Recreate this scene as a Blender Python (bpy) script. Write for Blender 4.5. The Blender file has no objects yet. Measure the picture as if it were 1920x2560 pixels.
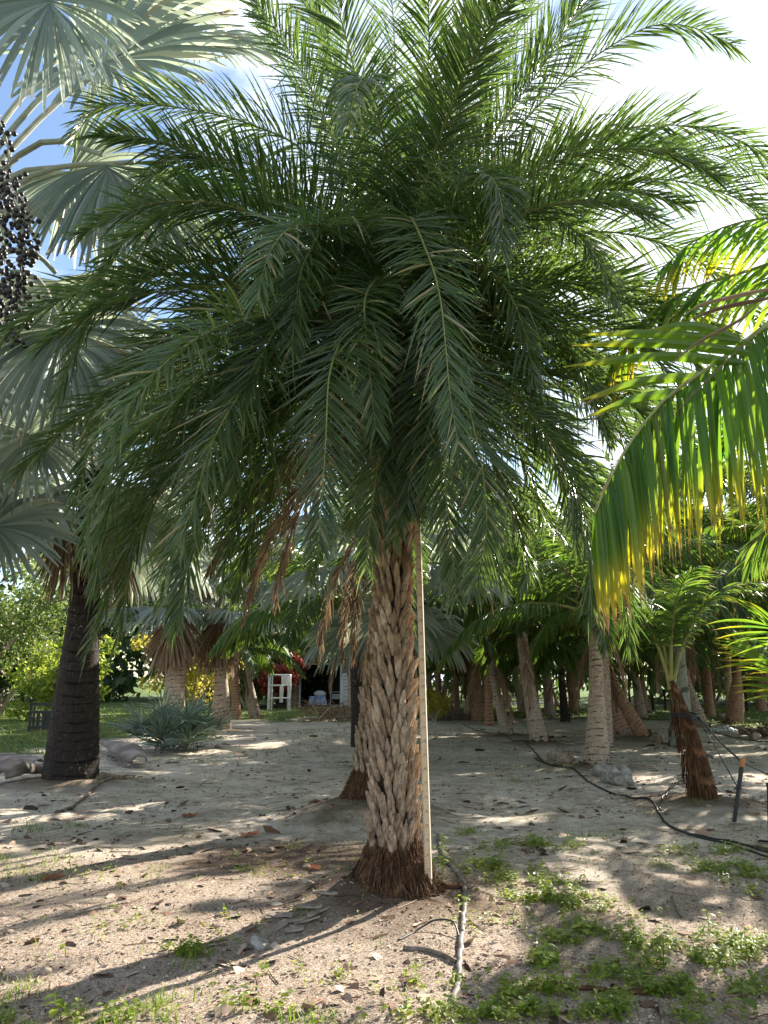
import bpy, math, random
import numpy as np
from mathutils import Vector, Matrix, noise as mnoise
R = math.radians
scene = bpy.context.scene
COL = scene.collection

# ------------------------------------------------------------------ camera, sky, sun, exposure
PITCH = R(12.1); EYE = 1.6; F = 1934.0
cam = bpy.data.objects.new('camera', bpy.data.cameras.new('camera')); COL.objects.link(cam)
cam.location = (0, 0, EYE); cam.rotation_euler = (R(90) + PITCH, 0, 0)
cam.data.sensor_fit = 'VERTICAL'; cam.data.sensor_height = 36; cam.data.lens = 36 * F / 2560
cam.data.clip_start = 0.05; cam.data.clip_end = 2000
scene.camera = cam
SUN_AZ = 43.0; SUN_EL = 30.0          # degrees right of the view, above the horizon
sl = bpy.data.lights.new('sun', 'SUN'); sl.energy = 5.0; sl.angle = R(0.5); sl.color = (1.0, 0.93, 0.82)
sun = bpy.data.objects.new('sun', sl); COL.objects.link(sun)
sdir = Vector((math.sin(R(SUN_AZ)) * math.cos(R(SUN_EL)), math.cos(R(SUN_AZ)) * math.cos(R(SUN_EL)), math.sin(R(SUN_EL))))
sun.rotation_euler = sdir.to_track_quat('Z', 'Y').to_euler(); sun.location = sdir * 30
w = bpy.data.worlds.new('World'); scene.world = w; w.use_nodes = True
nt = w.node_tree; nt.nodes.clear()
def N(nt, t, **k):
    n = nt.nodes.new(t)
    for a, b in k.items():
        setattr(n, a, b)
    return n
sky = N(nt, 'ShaderNodeTexSky', sky_type='NISHITA', sun_disc=False, sun_elevation=R(SUN_EL), sun_rotation=R(SUN_AZ), air_density=1.0, dust_density=0.5, ozone_density=1.5)
bg = N(nt, 'ShaderNodeBackground'); bg.inputs['Strength'].default_value = 0.092
tc = N(nt, 'ShaderNodeTexCoord'); mp = N(nt, 'ShaderNodeMapping'); mp.inputs['Scale'].default_value = (1, 1, 1.7); mp.inputs['Location'].default_value = (0.35, 0.1, 0.25)
nz = N(nt, 'ShaderNodeTexNoise'); nz.inputs['Scale'].default_value = 2.6; nz.inputs['Detail'].default_value = 9; nz.inputs['Roughness'].default_value = 0.56
rp = N(nt, 'ShaderNodeValToRGB'); rp.color_ramp.elements[0].position = 0.47; rp.color_ramp.elements[1].position = 0.62
mx = N(nt, 'ShaderNodeMix', data_type='RGBA'); mx.inputs[7].default_value = (6.3, 6.5, 6.9, 1)
out = N(nt, 'ShaderNodeOutputWorld')
L = nt.links.new
L(tc.outputs['Generated'], mp.inputs[0]); L(mp.outputs[0], nz.inputs['Vector']); L(nz.outputs['Fac'], rp.inputs[0]); L(rp.outputs[0], mx.inputs[0])
L(sky.outputs[0], mx.inputs[6]); L(mx.outputs[2], bg.inputs[0]); L(bg.outputs[0], out.inputs[0])
vs = scene.view_settings
vs.view_transform = 'Standard'; vs.look = 'None'; vs.exposure = 1.7; vs.gamma = 1; vs.use_curve_mapping = False
scene.cycles.max_bounces = 8; scene.cycles.transmission_bounces = 6; scene.cycles.diffuse_bounces = 4

# ------------------------------------------------------------------ projection helpers (photo pixel + real depth -> point)
cp, sp = math.cos(PITCH), math.sin(PITCH)
def at(px, py, Y):
    x = (px - 960) / F; y = (1280 - py) / F
    d = Vector((x, cp - sp * y, sp + cp * y))
    return Vector((0, 0, EYE)) + d * (Y / d.y)
def gnd(px, py, z=0.0):
    x = (px - 960) / F; y = (1280 - py) / F
    d = Vector((x, cp - sp * y, sp + cp * y))
    p = Vector((0, 0, EYE)) + d * ((EYE - z) / -d.z)
    return Vector((p.x, p.y, hgt(p.x, p.y)))
KD = 1920 / 1659
def dp(x, y, Y): return at(x * KD, y * KD, Y)
MOUNDS = []      # x, y, radius, height
def hgt(x, y):
    h = 0.05 * (mnoise.noise(Vector((x * .35, y * .35, 3))) ) * min(1, abs(y) / 6) + 0.02 * mnoise.noise(Vector((x * 1.6, y * 1.6, 7))) + 0.014 * mnoise.noise(Vector((x * 5, y * 5, 1)))
    if y > 20: h += 0.0035 * (y - 20)**1.0 * 0.3
    for mx_, my_, mr, mh in MOUNDS:
        d2 = ((x - mx_)**2 + (y - my_)**2) / (mr * mr)
        if d2 < 9: h += mh * math.exp(-d2 * 1.6)
    return h

# ------------------------------------------------------------------ mesh builder (all quads, numpy)
class MB:
    def __init__(s): s.v = []; s.q = []; s.m = []; s.c = []; s.n = 0
    def grid(s, P, mat=0, col=None, wrap=False):
        # P: (..., a, b, 3) array: quads along a, b ; wrap closes b
        P = np.asarray(P, float)
        if P.ndim == 3: P = P[None]
        G, A, B, _ = P.shape
        idx = (np.arange(G * A * B) + s.n).reshape(G, A, B)
        if wrap: idx = np.concatenate([idx, idx[:, :, :1]], axis=2)
        q = np.stack([idx[:, :-1, :-1], idx[:, :-1, 1:], idx[:, 1:, 1:], idx[:, 1:, :-1]], -1).reshape(-1, 4)
        s.v.append(P.reshape(-1, 3)); s.q.append(q); s.m.append(np.full(len(q), mat, int))
        if col is None: col = (0.5, 0.5, 0.5, 1)
        col = np.broadcast_to(np.asarray(col, float), P.shape[:-1] + (4,)).reshape(-1, 4)
        s.c.append(col); s.n += G * A * B
    def raw(s, v, q, mat=0, col=None):
        v = np.asarray(v, float); q = np.asarray(q, int)
        s.v.append(v); s.q.append(q + s.n); s.m.append(np.full(len(q), mat, int))
        if col is None: col = (0.5, 0.5, 0.5, 1)
        s.c.append(np.broadcast_to(np.asarray(col, float), (len(v), 4))); s.n += len(v)
    def box(s, c, h, rot=None, mat=0, col=None, taper=1.0):
        c = np.array(c, float); hx, hy, hz = h
        v = np.array([[x, y, z] for z in (-1, 1) for y in (-1, 1) for x in (-1, 1)], float)
        v[4:, :2] *= taper
        v = v * np.array([hx, hy, hz])
        if rot is not None: v = v @ np.array(rot.to_3x3() if hasattr(rot, 'to_3x3') else rot).T
        q = [[0, 2, 3, 1], [4, 5, 7, 6], [0, 1, 5, 4], [2, 6, 7, 3], [0, 4, 6, 2], [1, 3, 7, 5]]
        s.raw(v + c, q, mat, col)
    def bar(s, a, b, wx, wz=None, mat=0, col=None):
        a = Vector(a); b = Vector(b); d = b - a; m = d.to_track_quat('Z', 'Y').to_matrix()
        s.box((a + b) / 2, (wx / 2, (wz or wx) / 2, d.length / 2), m, mat, col)
    def tube(s, pts, rad, k=8, mat=0, col=None, cap=True):
        P = np.array([list(p) for p in pts], float); n = len(P)
        rad = np.broadcast_to(np.asarray(rad, float), (n,)).copy()
        if cap:
            P = np.concatenate([P[:1], P, P[-1:]]); rad = np.concatenate([[rad[0] * .02], rad, [rad[-1] * .02]]); n += 2
            if col is not None and np.ndim(col) == 2: col = np.concatenate([col[:1], col, col[-1:]])
        T = np.gradient(P, axis=0)
        if cap: T[0] = T[1] = P[2] - P[1]; T[-1] = T[-2] = P[-2] - P[-3]
        T /= np.linalg.norm(T, axis=1)[:, None] + 1e-9
        ref = np.array([0, 0, 1.]) if abs(T[n // 2][2]) < .8 else np.array([0, 1., 0])
        U = np.cross(T, ref); U /= np.linalg.norm(U, axis=1)[:, None] + 1e-9
        V = np.cross(T, U)
        a = np.linspace(0, 2 * np.pi, k, endpoint=False)
        ring = P[:, None] + rad[:, None, None] * (np.cos(a)[None, :, None] * U[:, None] + np.sin(a)[None, :, None] * V[:, None])
        if col is not None and np.ndim(col) == 2: col = np.asarray(col)[None, :, None, :]
        s.grid(ring, mat, col, wrap=True)
    def ball(s, c, r, k=10, m=6, mat=0, col=None, jit=0, rng=None, rot=None):
        th = np.linspace(0.02, np.pi - .02, m + 1); a = np.linspace(0, 2 * np.pi, k, endpoint=False)
        r = np.broadcast_to(np.asarray(r, float), (3,))
        P = np.stack([np.sin(th)[:, None] * np.cos(a), np.sin(th)[:, None] * np.sin(a), np.cos(th)[:, None] * np.ones(k)], -1)
        if jit: P = P * (1 + jit * rng.uniform(-1, 1, P.shape[:2] + (1,)))
        P = P * r
        if rot is not None: P = P @ np.array(rot).T
        s.grid(P + np.array(list(c)), mat, col, wrap=True)
    def mesh(s, name, mats, smooth=False):
        me = bpy.data.meshes.new(name)
        v = np.concatenate(s.v); q = np.concatenate(s.q); m = np.concatenate(s.m); c = np.concatenate(s.c)
        me.vertices.add(len(v)); me.vertices.foreach_set('co', v.ravel())
        me.loops.add(len(q) * 4); me.loops.foreach_set('vertex_index', q.ravel().astype(np.int32))
        me.polygons.add(len(q)); me.polygons.foreach_set('loop_start', (np.arange(len(q)) * 4).astype(np.int32))
        me.polygons.foreach_set('loop_total', np.full(len(q), 4, np.int32))
        me.polygons.foreach_set('material_index', m.astype(np.int32))
        me.polygons.foreach_set('use_smooth', np.full(len(q), bool(smooth)))
        at_ = me.attributes.new('lc', 'FLOAT_COLOR', 'POINT'); at_.data.foreach_set('color', c.astype(np.float32).ravel())
        for mm in (mats if isinstance(mats, (list, tuple)) else [mats]): me.materials.append(mm)
        me.update(calc_edges=True); me.validate()
        return me
def link(name, me, parent=None, loc=None, rot=None, scale=None):
    o = bpy.data.objects.new(name, me); COL.objects.link(o)
    if parent is not None: o.parent = parent
    if loc is not None: o.location = loc
    if rot is not None: o.rotation_euler = rot
    if scale is not None: o.scale = (scale,) * 3 if not hasattr(scale, '__len__') else scale
    return o
def tag(o, label=None, cat=None, group=None, kind=None):
    for k, v in (('label', label), ('category', cat), ('group', group), ('kind', kind)):
        if v: o[k] = v
    return o
def empty(name, loc, label, cat, group=None, rz=0):
    o = bpy.data.objects.new(name, None); COL.objects.link(o); o.location = loc; o.rotation_euler = (0, 0, rz)
    o.empty_display_size = .2
    return tag(o, label, cat, group)
def local(root, pts):
    return [Vector(p) - root.location for p in pts]

# ------------------------------------------------------------------ materials
def mat_new(name):
    m = bpy.data.materials.new(name); m.use_nodes = True; m.node_tree.nodes.clear(); return m, m.node_tree
def ramp(nt, fac, stops):
    r = N(nt, 'ShaderNodeValToRGB'); e = r.color_ramp.elements
    while len(e) < len(stops): e.new(0.5)
    for i, (p, c) in enumerate(stops): e[i].position = p; e[i].color = (*c, 1)
    if fac is not None: nt.links.new(fac, r.inputs[0])
    return r.outputs[0]
def noise(nt, scale, detail=4, vec=None, rough=.55, dist=0):
    n = N(nt, 'ShaderNodeTexNoise'); n.inputs['Scale'].default_value = scale; n.inputs['Detail'].default_value = detail
    n.inputs['Roughness'].default_value = rough; n.inputs['Distortion'].default_value = dist
    if vec is not None: nt.links.new(vec, n.inputs['Vector'])
    return n.outputs['Fac']
def mixc(nt, f, a, b, mode='MIX'):
    m = N(nt, 'ShaderNodeMix', data_type='RGBA', blend_type=mode)
    for i, x in ((0, f), (6, a), (7, b)):
        if hasattr(x, 'links'): nt.links.new(x, m.inputs[i])
        else: m.inputs[i].default_value = x if i == 0 else (*x, 1)
    return m.outputs[2]
def mth(nt, op, a, b=0.0, clamp=False):
    m = N(nt, 'ShaderNodeMath', operation=op, use_clamp=clamp)
    for i, x in ((0, a), (1, b)):
        if hasattr(x, 'links'): nt.links.new(x, m.inputs[i])
        else: m.inputs[i].default_value = x
    return m.outputs[0]
def leaf_mat(name, c0, c1, tr0, tr1, tip, tipat=.86, trans=.42, rough=.42, spec=.5, grad=None):
    m, nt = mat_new(name)
    a = N(nt, 'ShaderNodeAttribute', attribute_name='lc'); sc = N(nt, 'ShaderNodeSeparateColor'); nt.links.new(a.outputs['Color'], sc.inputs[0])
    rnd, s, t = sc.outputs[0], sc.outputs[1], sc.outputs[2]
    oi = N(nt, 'ShaderNodeObjectInfo')
    col = ramp(nt, rnd, [(0, c0), (.94, c1), (.97, tip)])
    trc = ramp(nt, rnd, [(0, tr0), (1, tr1)])
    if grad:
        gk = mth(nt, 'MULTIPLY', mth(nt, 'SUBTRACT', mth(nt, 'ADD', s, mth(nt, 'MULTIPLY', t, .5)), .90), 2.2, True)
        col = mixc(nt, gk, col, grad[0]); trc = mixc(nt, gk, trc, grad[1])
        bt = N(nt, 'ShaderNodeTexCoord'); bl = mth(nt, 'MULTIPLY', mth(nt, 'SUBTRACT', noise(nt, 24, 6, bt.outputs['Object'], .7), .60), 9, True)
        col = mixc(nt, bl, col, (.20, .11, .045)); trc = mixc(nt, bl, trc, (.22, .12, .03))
    # dry tips: longer on some leaflets
    k = mth(nt, 'ADD', s, mth(nt, 'MULTIPLY', mth(nt, 'SUBTRACT', t, .5), .25))
    k = mth(nt, 'MULTIPLY', mth(nt, 'SUBTRACT', k, tipat), 9.0, True)
    col = mixc(nt, k, col, tip); trc = mixc(nt, k, trc, [x * 1.3 for x in tip])
    br = mth(nt, 'ADD', mth(nt, 'MULTIPLY', oi.outputs['Random'], .6), .68)
    hs = N(nt, 'ShaderNodeHueSaturation'); nt.links.new(br, hs.inputs['Value']); nt.links.new(col, hs.inputs['Color'])
    p = N(nt, 'ShaderNodeBsdfPrincipled'); nt.links.new(hs.outputs[0], p.inputs['Base Color'])
    p.inputs['Roughness'].default_value = rough; p.inputs['Specular IOR Level'].default_value = spec
    tn = N(nt, 'ShaderNodeBsdfTranslucent'); nt.links.new(trc, tn.inputs['Color'])
    ms = N(nt, 'ShaderNodeMixShader'); ms.inputs[0].default_value = trans
    nt.links.new(p.outputs[0], ms.inputs[1]); nt.links.new(tn.outputs[0], ms.inputs[2])
    o = N(nt, 'ShaderNodeOutputMaterial'); nt.links.new(ms.outputs[0], o.inputs[0])
    return m
def solid_mat(name, stops, scale=8, detail=5, rough=.8, bump=.3, bscale=None, attr=0, stretch=(1, 1, 1), spec=.3, metal=0, bdist=.01, dist=0):
    """noise ramp colour; attr mixes the per-vertex random value in"""
    m, nt = mat_new(name)
    tcn = N(nt, 'ShaderNodeTexCoord'); mp = N(nt, 'ShaderNodeMapping'); mp.inputs['Scale'].default_value = stretch
    nt.links.new(tcn.outputs['Object'], mp.inputs[0])
    n = noise(nt, scale, detail, mp.outputs[0], .6, dist)
    f = n
    if attr:
        a = N(nt, 'ShaderNodeAttribute', attribute_name='lc'); sc = N(nt, 'ShaderNodeSeparateColor'); nt.links.new(a.outputs['Color'], sc.inputs[0])
        f = mth(nt, 'ADD', mth(nt, 'MULTIPLY', n, 1 - attr), mth(nt, 'MULTIPLY', sc.outputs[0], attr))
    col = ramp(nt, f, stops)
    p = N(nt, 'ShaderNodeBsdfPrincipled'); nt.links.new(col, p.inputs['Base Color']); p.inputs['Roughness'].default_value = rough
    p.inputs['Specular IOR Level'].default_value = spec; p.inputs['Metallic'].default_value = metal
    if bump:
        b = N(nt, 'ShaderNodeBump'); b.inputs['Strength'].default_value = bump; b.inputs['Distance'].default_value = bdist
        nt.links.new(noise(nt, bscale or scale * 3, 6, mp.outputs[0], .65), b.inputs['Height']); nt.links.new(b.outputs[0], p.inputs['Normal'])
    o = N(nt, 'ShaderNodeOutputMaterial'); nt.links.new(p.outputs[0], o.inputs[0])
    return m
M = {}
M['date_leaf'] = leaf_mat('date_leaf', (.036, .062, .027), (.100, .145, .052), (.12, .23, .035), (.32, .48, .08), (.33, .25, .13), .93, .30, .34, .6)
M['date_rachis'] = solid_mat('date_rachis', [(.3, (.16, .19, .05)), (.7, (.30, .28, .09))], 12, rough=.5, bump=.1)
M['coco_leaf'] = leaf_mat('coco_leaf', (.022, .06, .018), (.075, .135, .03), (.11, .26, .025), (.34, .48, .05), (.38, .24, .07), .93, .38, .38, .5)
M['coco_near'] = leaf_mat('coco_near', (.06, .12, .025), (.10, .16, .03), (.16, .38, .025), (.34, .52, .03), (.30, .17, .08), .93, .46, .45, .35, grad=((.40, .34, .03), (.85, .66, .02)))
M['coco_rachis'] = solid_mat('coco_rachis', [(.3, (.16, .20, .05)), (.7, (.33, .30, .10))], 10, rough=.45, bump=.1)
M['silver_leaf'] = leaf_mat('silver_leaf', (.13, .165, .16), (.33, .38, .36), (.38, .46, .30), (.66, .72, .48), (.30, .24, .16), .95, .36, .5, .4)
M['silver_stem'] = solid_mat('silver_stem', [(.3, (.22, .24, .18)), (.6, (.38, .38, .30)), (.8, (.15, .12, .09))], 6, rough=.7, bump=.15)
M['dead_leaf'] = leaf_mat('dead_leaf', (.17, .10, .065), (.40, .29, .20), (.22, .12, .06), (.40, .26, .14), (.45, .36, .28), .9, .2, .8, .15)
M['dead_date'] = leaf_mat('dead_date', (.13, .075, .045), (.42, .31, .20), (.18, .10, .05), (.40, .28, .16), (.35, .26, .18), .9, .3, .8, .15)
M['boot'] = None
def boot_mat():
    m, nt = mat_new('palm_boot')
    tcn = N(nt, 'ShaderNodeTexCoord'); a = N(nt, 'ShaderNodeAttribute', attribute_name='lc'); sc = N(nt, 'ShaderNodeSeparateColor'); nt.links.new(a.outputs['Color'], sc.inputs[0])
    mp = N(nt, 'ShaderNodeMapping'); mp.inputs['Scale'].default_value = (1, 1, .22); nt.links.new(tcn.outputs['Object'], mp.inputs[0])
    n1 = noise(nt, 42, 5, mp.outputs[0], .6); n2 = noise(nt, 17, 5, tcn.outputs['Object'], .6, .8)
    f = mth(nt, 'ADD', mth(nt, 'MULTIPLY', n1, .6), mth(nt, 'MULTIPLY', sc.outputs[0], .42))
    c = ramp(nt, f, [(.2, (.12, .072, .045)), (.45, (.31, .205, .13)), (.65, (.47, .345, .235)), (.85, (.66, .56, .44))])
    # weathered grey lower boots and scab patches
    g = mth(nt, 'MULTIPLY', mth(nt, 'SUBTRACT', .42, sc.outputs[2]), 3.2, True)
    gc = ramp(nt, n1, [(.35, (.13, .09, .06)), (.55, (.38, .29, .21)), (.75, (.66, .58, .48))])
    c = mixc(nt, mth(nt, 'MULTIPLY', g, .75), c, gc)
    sp_ = mth(nt, 'MULTIPLY', mth(nt, 'SUBTRACT', n2, .56), 10, True)
    c = mixc(nt, mth(nt, 'MULTIPLY', sp_, .75), c, (.10, .055, .03))
    e = mth(nt, 'MULTIPLY', mth(nt, 'SUBTRACT', sc.outputs[1], .93), 12, True)
    c = mixc(nt, e, c, (.42, .32, .22))
    p = N(nt, 'ShaderNodeBsdfPrincipled'); nt.links.new(c, p.inputs['Base Color']); p.inputs['Roughness'].default_value = .82; p.inputs['Specular IOR Level'].default_value = .2
    b = N(nt, 'ShaderNodeBump'); b.inputs['Strength'].default_value = .9; b.inputs['Distance'].default_value = .012
    nt.links.new(mth(nt, 'ADD', n1, mth(nt, 'MULTIPLY', n2, .8)), b.inputs['Height']); nt.links.new(b.outputs[0], p.inputs['Normal'])
    o = N(nt, 'ShaderNodeOutputMaterial'); nt.links.new(p.outputs[0], o.inputs[0]); return m
M['boot'] = boot_mat()
M['gap_shade'] = solid_mat('gap_shade_fibre', [(.3, (.012, .008, .006)), (.7, (.05, .03, .018))], 30, rough=.95, bump=.5)  # fibre core near black: shade between the boots is painted into its colour
M['fibre'] = solid_mat('root_fibre', [(.3, (.045, .026, .016)), (.55, (.14, .075, .04)), (.75, (.30, .19, .11))], 40, 6, .9, 1, 90, .35, (1, 1, .25), .1, bdist=.02)
M['dark_fibre'] = solid_mat('dark_fibre', [(.3, (.05, .028, .016)), (.6, (.17, .085, .045)), (.8, (.30, .17, .09))], 25, 6, .9, 1, 70, .35, (1, 1, .2), .1, bdist=.02)
def trunk_mat(name, stops, dark, lich=0.0, lichc=(.5, .5, .42)):
    m, nt = mat_new(name)
    tcn = N(nt, 'ShaderNodeTexCoord'); a = N(nt, 'ShaderNodeAttribute', attribute_name='lc'); sc = N(nt, 'ShaderNodeSeparateColor'); nt.links.new(a.outputs['Color'], sc.inputs[0])
    n1 = noise(nt, 14, 6, tcn.outputs['Object'], .65); n2 = noise(nt, 3, 4, tcn.outputs['Object'])
    mp = N(nt, 'ShaderNodeMapping'); mp.inputs['Scale'].default_value = (1, 1, .12); nt.links.new(tcn.outputs['Object'], mp.inputs[0])
    n3 = noise(nt, 45, 4, mp.outputs[0], .6)
    c = ramp(nt, mth(nt, 'ADD', mth(nt, 'MULTIPLY', n1, .5), mth(nt, 'MULTIPLY', n3, .5)), stops)
    rg = mth(nt, 'MULTIPLY', mth(nt, 'SUBTRACT', mth(nt, 'ADD', sc.outputs[0], mth(nt, 'MULTIPLY', n1, .5)), .95), 6, True)
    c = mixc(nt, rg, c, dark)
    if lich:
        l = mth(nt, 'MULTIPLY', mth(nt, 'SUBTRACT', mth(nt, 'ADD', mth(nt, 'MULTIPLY', noise(nt, 22, 5, tcn.outputs['Object'], .7), .6), mth(nt, 'MULTIPLY', noise(nt, 2.2, 3, tcn.outputs['Object'], .5), .4)), 1 - lich - .035), 16, True)
        c = mixc(nt, l, c, lichc)
    p = N(nt, 'ShaderNodeBsdfPrincipled'); nt.links.new(c, p.inputs['Base Color']); p.inputs['Roughness'].default_value = .85; p.inputs['Specular IOR Level'].default_value = .2
    b = N(nt, 'ShaderNodeBump'); b.inputs['Strength'].default_value = .8; b.inputs['Distance'].default_value = .02
    nt.links.new(mth(nt, 'ADD', n1, n3), b.inputs['Height']); nt.links.new(b.outputs[0], p.inputs['Normal'])
    o = N(nt, 'ShaderNodeOutputMaterial'); nt.links.new(p.outputs[0], o.inputs[0]); return m
M['coco_trunk'] = trunk_mat('coco_trunk', [(.3, (.20, .15, .11)), (.5, (.42, .33, .25)), (.7, (.60, .50, .40))], (.07, .05, .036))
M['red_trunk'] = trunk_mat('red_trunk', [(.3, (.18, .10, .065)), (.5, (.36, .215, .145)), (.7, (.52, .36, .27))], (.075, .048, .034))
M['dark_trunk'] = trunk_mat('dark_trunk', [(.3, (.014, .011, .010)), (.55, (.045, .034, .028)), (.75, (.13, .10, .075))], (.012, .01, .009), .36, (.42, .42, .34))
M['grey_trunk'] = trunk_mat('grey_trunk', [(.3, (.15, .16, .13)), (.5, (.25, .27, .22)), (.7, (.36, .38, .31))], (.10, .09, .07), .38, (.42, .45, .36))
M['orange_trunk'] = trunk_mat('orange_trunk', [(.3, (.22, .10, .05)), (.5, (.36, .22, .135)), (.7, (.48, .34, .22))], (.08, .04, .025))

# ------------------------------------------------------------------ plant geometry
def spline(ctrl, n):
    P = np.array([list(p) for p in ctrl], float)
    if len(P) > 2:
        E = np.concatenate([[2 * P[0] - P[1]], P, [2 * P[-1] - P[-2]]]); o = []
        for i in range(len(P) - 1):
            p0, p1, p2, p3 = E[i:i + 4]; t = np.linspace(0, 1, 24, endpoint=False)[:, None]
            o.append(.5 * (2 * p1 + (p2 - p0) * t + (2 * p0 - 5 * p1 + 4 * p2 - p3) * t**2 + (3 * p1 - p0 - 3 * p2 + p3) * t**3))
        D = np.concatenate(o + [P[-1:]])
    else: D = P[0] + (P[-1] - P[0]) * np.linspace(0, 1, 24)[:, None]
    s = np.concatenate([[0], np.cumsum(np.linalg.norm(np.diff(D, axis=0), axis=1))])
    u = np.linspace(0, s[-1], n)
    return np.stack([np.interp(u, s, D[:, k]) for k in range(3)], 1), s[-1]
def unit(a): return a / (np.linalg.norm(a, axis=-1, keepdims=True) + 1e-9)
def frond_mb(ctrl, seed=0, nl=100, Lm=.46, W=.024, t0=.14, a0=68, a1=28, vee=22, vj=18, grav=.25, S=4, fold=.35,
             rach=.016, tw=0, lm=0, rm=1, kink=0, miss=.02, crumple=0, rdir=None, Lend=.35, lean=0, base_w=0, Lbase=.5, tcol=False):
    rng = np.random.default_rng(seed)
    Pn, length = spline(ctrl, 60)
    T = unit(np.gradient(Pn, axis=0))
    rd = np.array(rdir if rdir is not None else Pn[-1] - Pn[0], float); rd[2] = 0
    if np.linalg.norm(rd) < .05: rd = np.array([1., 0, 0])
    rd = unit(rd); B0 = np.cross([0, 0, 1.], rd)
    B = unit(B0 - (T @ B0)[:, None] * T); Nn = np.cross(T, B) * 1.0
    Nn = np.where((Nn[:1, 2:] < 0), -Nn, Nn)
    if tw:
        an = R(tw) * np.linspace(0, 1, 60)[:, None]
        B, Nn = B * np.cos(an) + Nn * np.sin(an), Nn * np.cos(an) - B * np.sin(an)
    mb = MB()
    t = np.linspace(t0, .995, nl)
    t = np.concatenate([t, t]); side = np.concatenate([np.ones(nl), -np.ones(nl)])
    t = np.clip(t + rng.normal(0, .35 * (1 - t0) / nl, 2 * nl), t0, .998)
    keep = rng.random(2 * nl) > miss; t = t[keep]; side = side[keep]; n = len(t)
    ip = lambda A: np.stack([np.interp(t * 59, np.arange(60), A[:, k]) for k in range(3)], 1)
    p0, Tt, Bt, Nt = ip(Pn), unit(ip(T)), unit(ip(B)), unit(ip(Nn))
    tt = (t - t0) / (1 - t0)
    ang = R(a0) + (R(a1) - R(a0)) * tt**1.2 + rng.normal(0, R(4), n)
    v = R(vee) * (1 - .3 * tt) + rng.normal(0, R(vj), n) + side * R(lean)
    d = np.cos(ang)[:, None] * Tt + np.sin(ang)[:, None] * (side[:, None] * Bt * np.cos(v)[:, None] + Nt * np.sin(v)[:, None])
    Lp = np.interp(tt, [0, .12, .35, .65, 1], [Lbase, .85, 1, .85, Lend]) * Lm * rng.uniform(.86, 1.08, n)
    s = np.linspace(0, 1, S + 1)
    g = grav * rng.uniform(.6, 1.5, n)
    ds = d[:, None] + np.array([0, 0, -1.]) * (g[:, None] * s)[..., None]
    if crumple: ds = ds + rng.normal(0, crumple, ds.shape) * s[None, :, None]
    ds = unit(ds)
    step = Lp[:, None, None] / S
    C = p0[:, None] + np.concatenate([np.zeros((n, 1, 3)), np.cumsum(ds[:, :-1] * .5 + ds[:, 1:] * .5, axis=1)], 1) * step
    if kink:
        kk = rng.random(n) < kink; fall = np.clip(s - .55, 0, 1)[None, :, None] * Lp[:, None, None] * np.array([0, 0, -1.]) * 1.2
        C[kk] += fall[0] if fall.shape[0] == 1 else fall[kk]
    wv = unit(Tt[:, None] - np.sum(Tt[:, None] * ds, -1, keepdims=True) * ds)
    ro = rng.normal(0, .45, n)[:, None, None]; nv = np.cross(ds, wv)
    wv, nv = wv * np.cos(ro) + nv * np.sin(ro), nv * np.cos(ro) - wv * np.sin(ro)
    wp = np.interp(s, [0, .12, .4, .75, 1], [.45, .85, 1, .62, .03]) * W * .5
    ww = wp[None, :, None] * rng.uniform(.8, 1.15, n)[:, None, None]
    P = np.stack([C - wv * ww, C + nv * ww * fold * 2, C + wv * ww], 2)
    col = np.ones((n, S + 1, 3, 4)); col[..., 0] = rng.random(n)[:, None, None]; col[..., 1] = s[None, :, None]; col[..., 2] = (tt * 1.1 - .1 if tcol else rng.random(n))[:, None, None]
    mb.grid(P, lm, col)
    rr = np.interp(np.linspace(0, 1, 30), [0, .08, .3, 1], [rach * (1.6 + base_w), rach * (1.2 + base_w * .4), rach, rach * .18])
    mb.tube(spline(ctrl, 30)[0], rr, 6, rm)
    return mb
def arc(length, e0, bend, p=1.25, n=9, side=0):
    pts = [Vector((0, 0, 0))]; m = 24; out_ = [Vector((0, 0, 0))]
    for i in range(m):
        t = (i + .5) / m; a = R(e0 - bend * t**p); q = R(side) * t
        pts.append(pts[-1] + Vector((math.cos(a) * math.cos(q), math.cos(a) * math.sin(q), math.sin(a))) * length / m)
    return [pts[round(k * m / (n - 1))] for k in range(n)]
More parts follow.
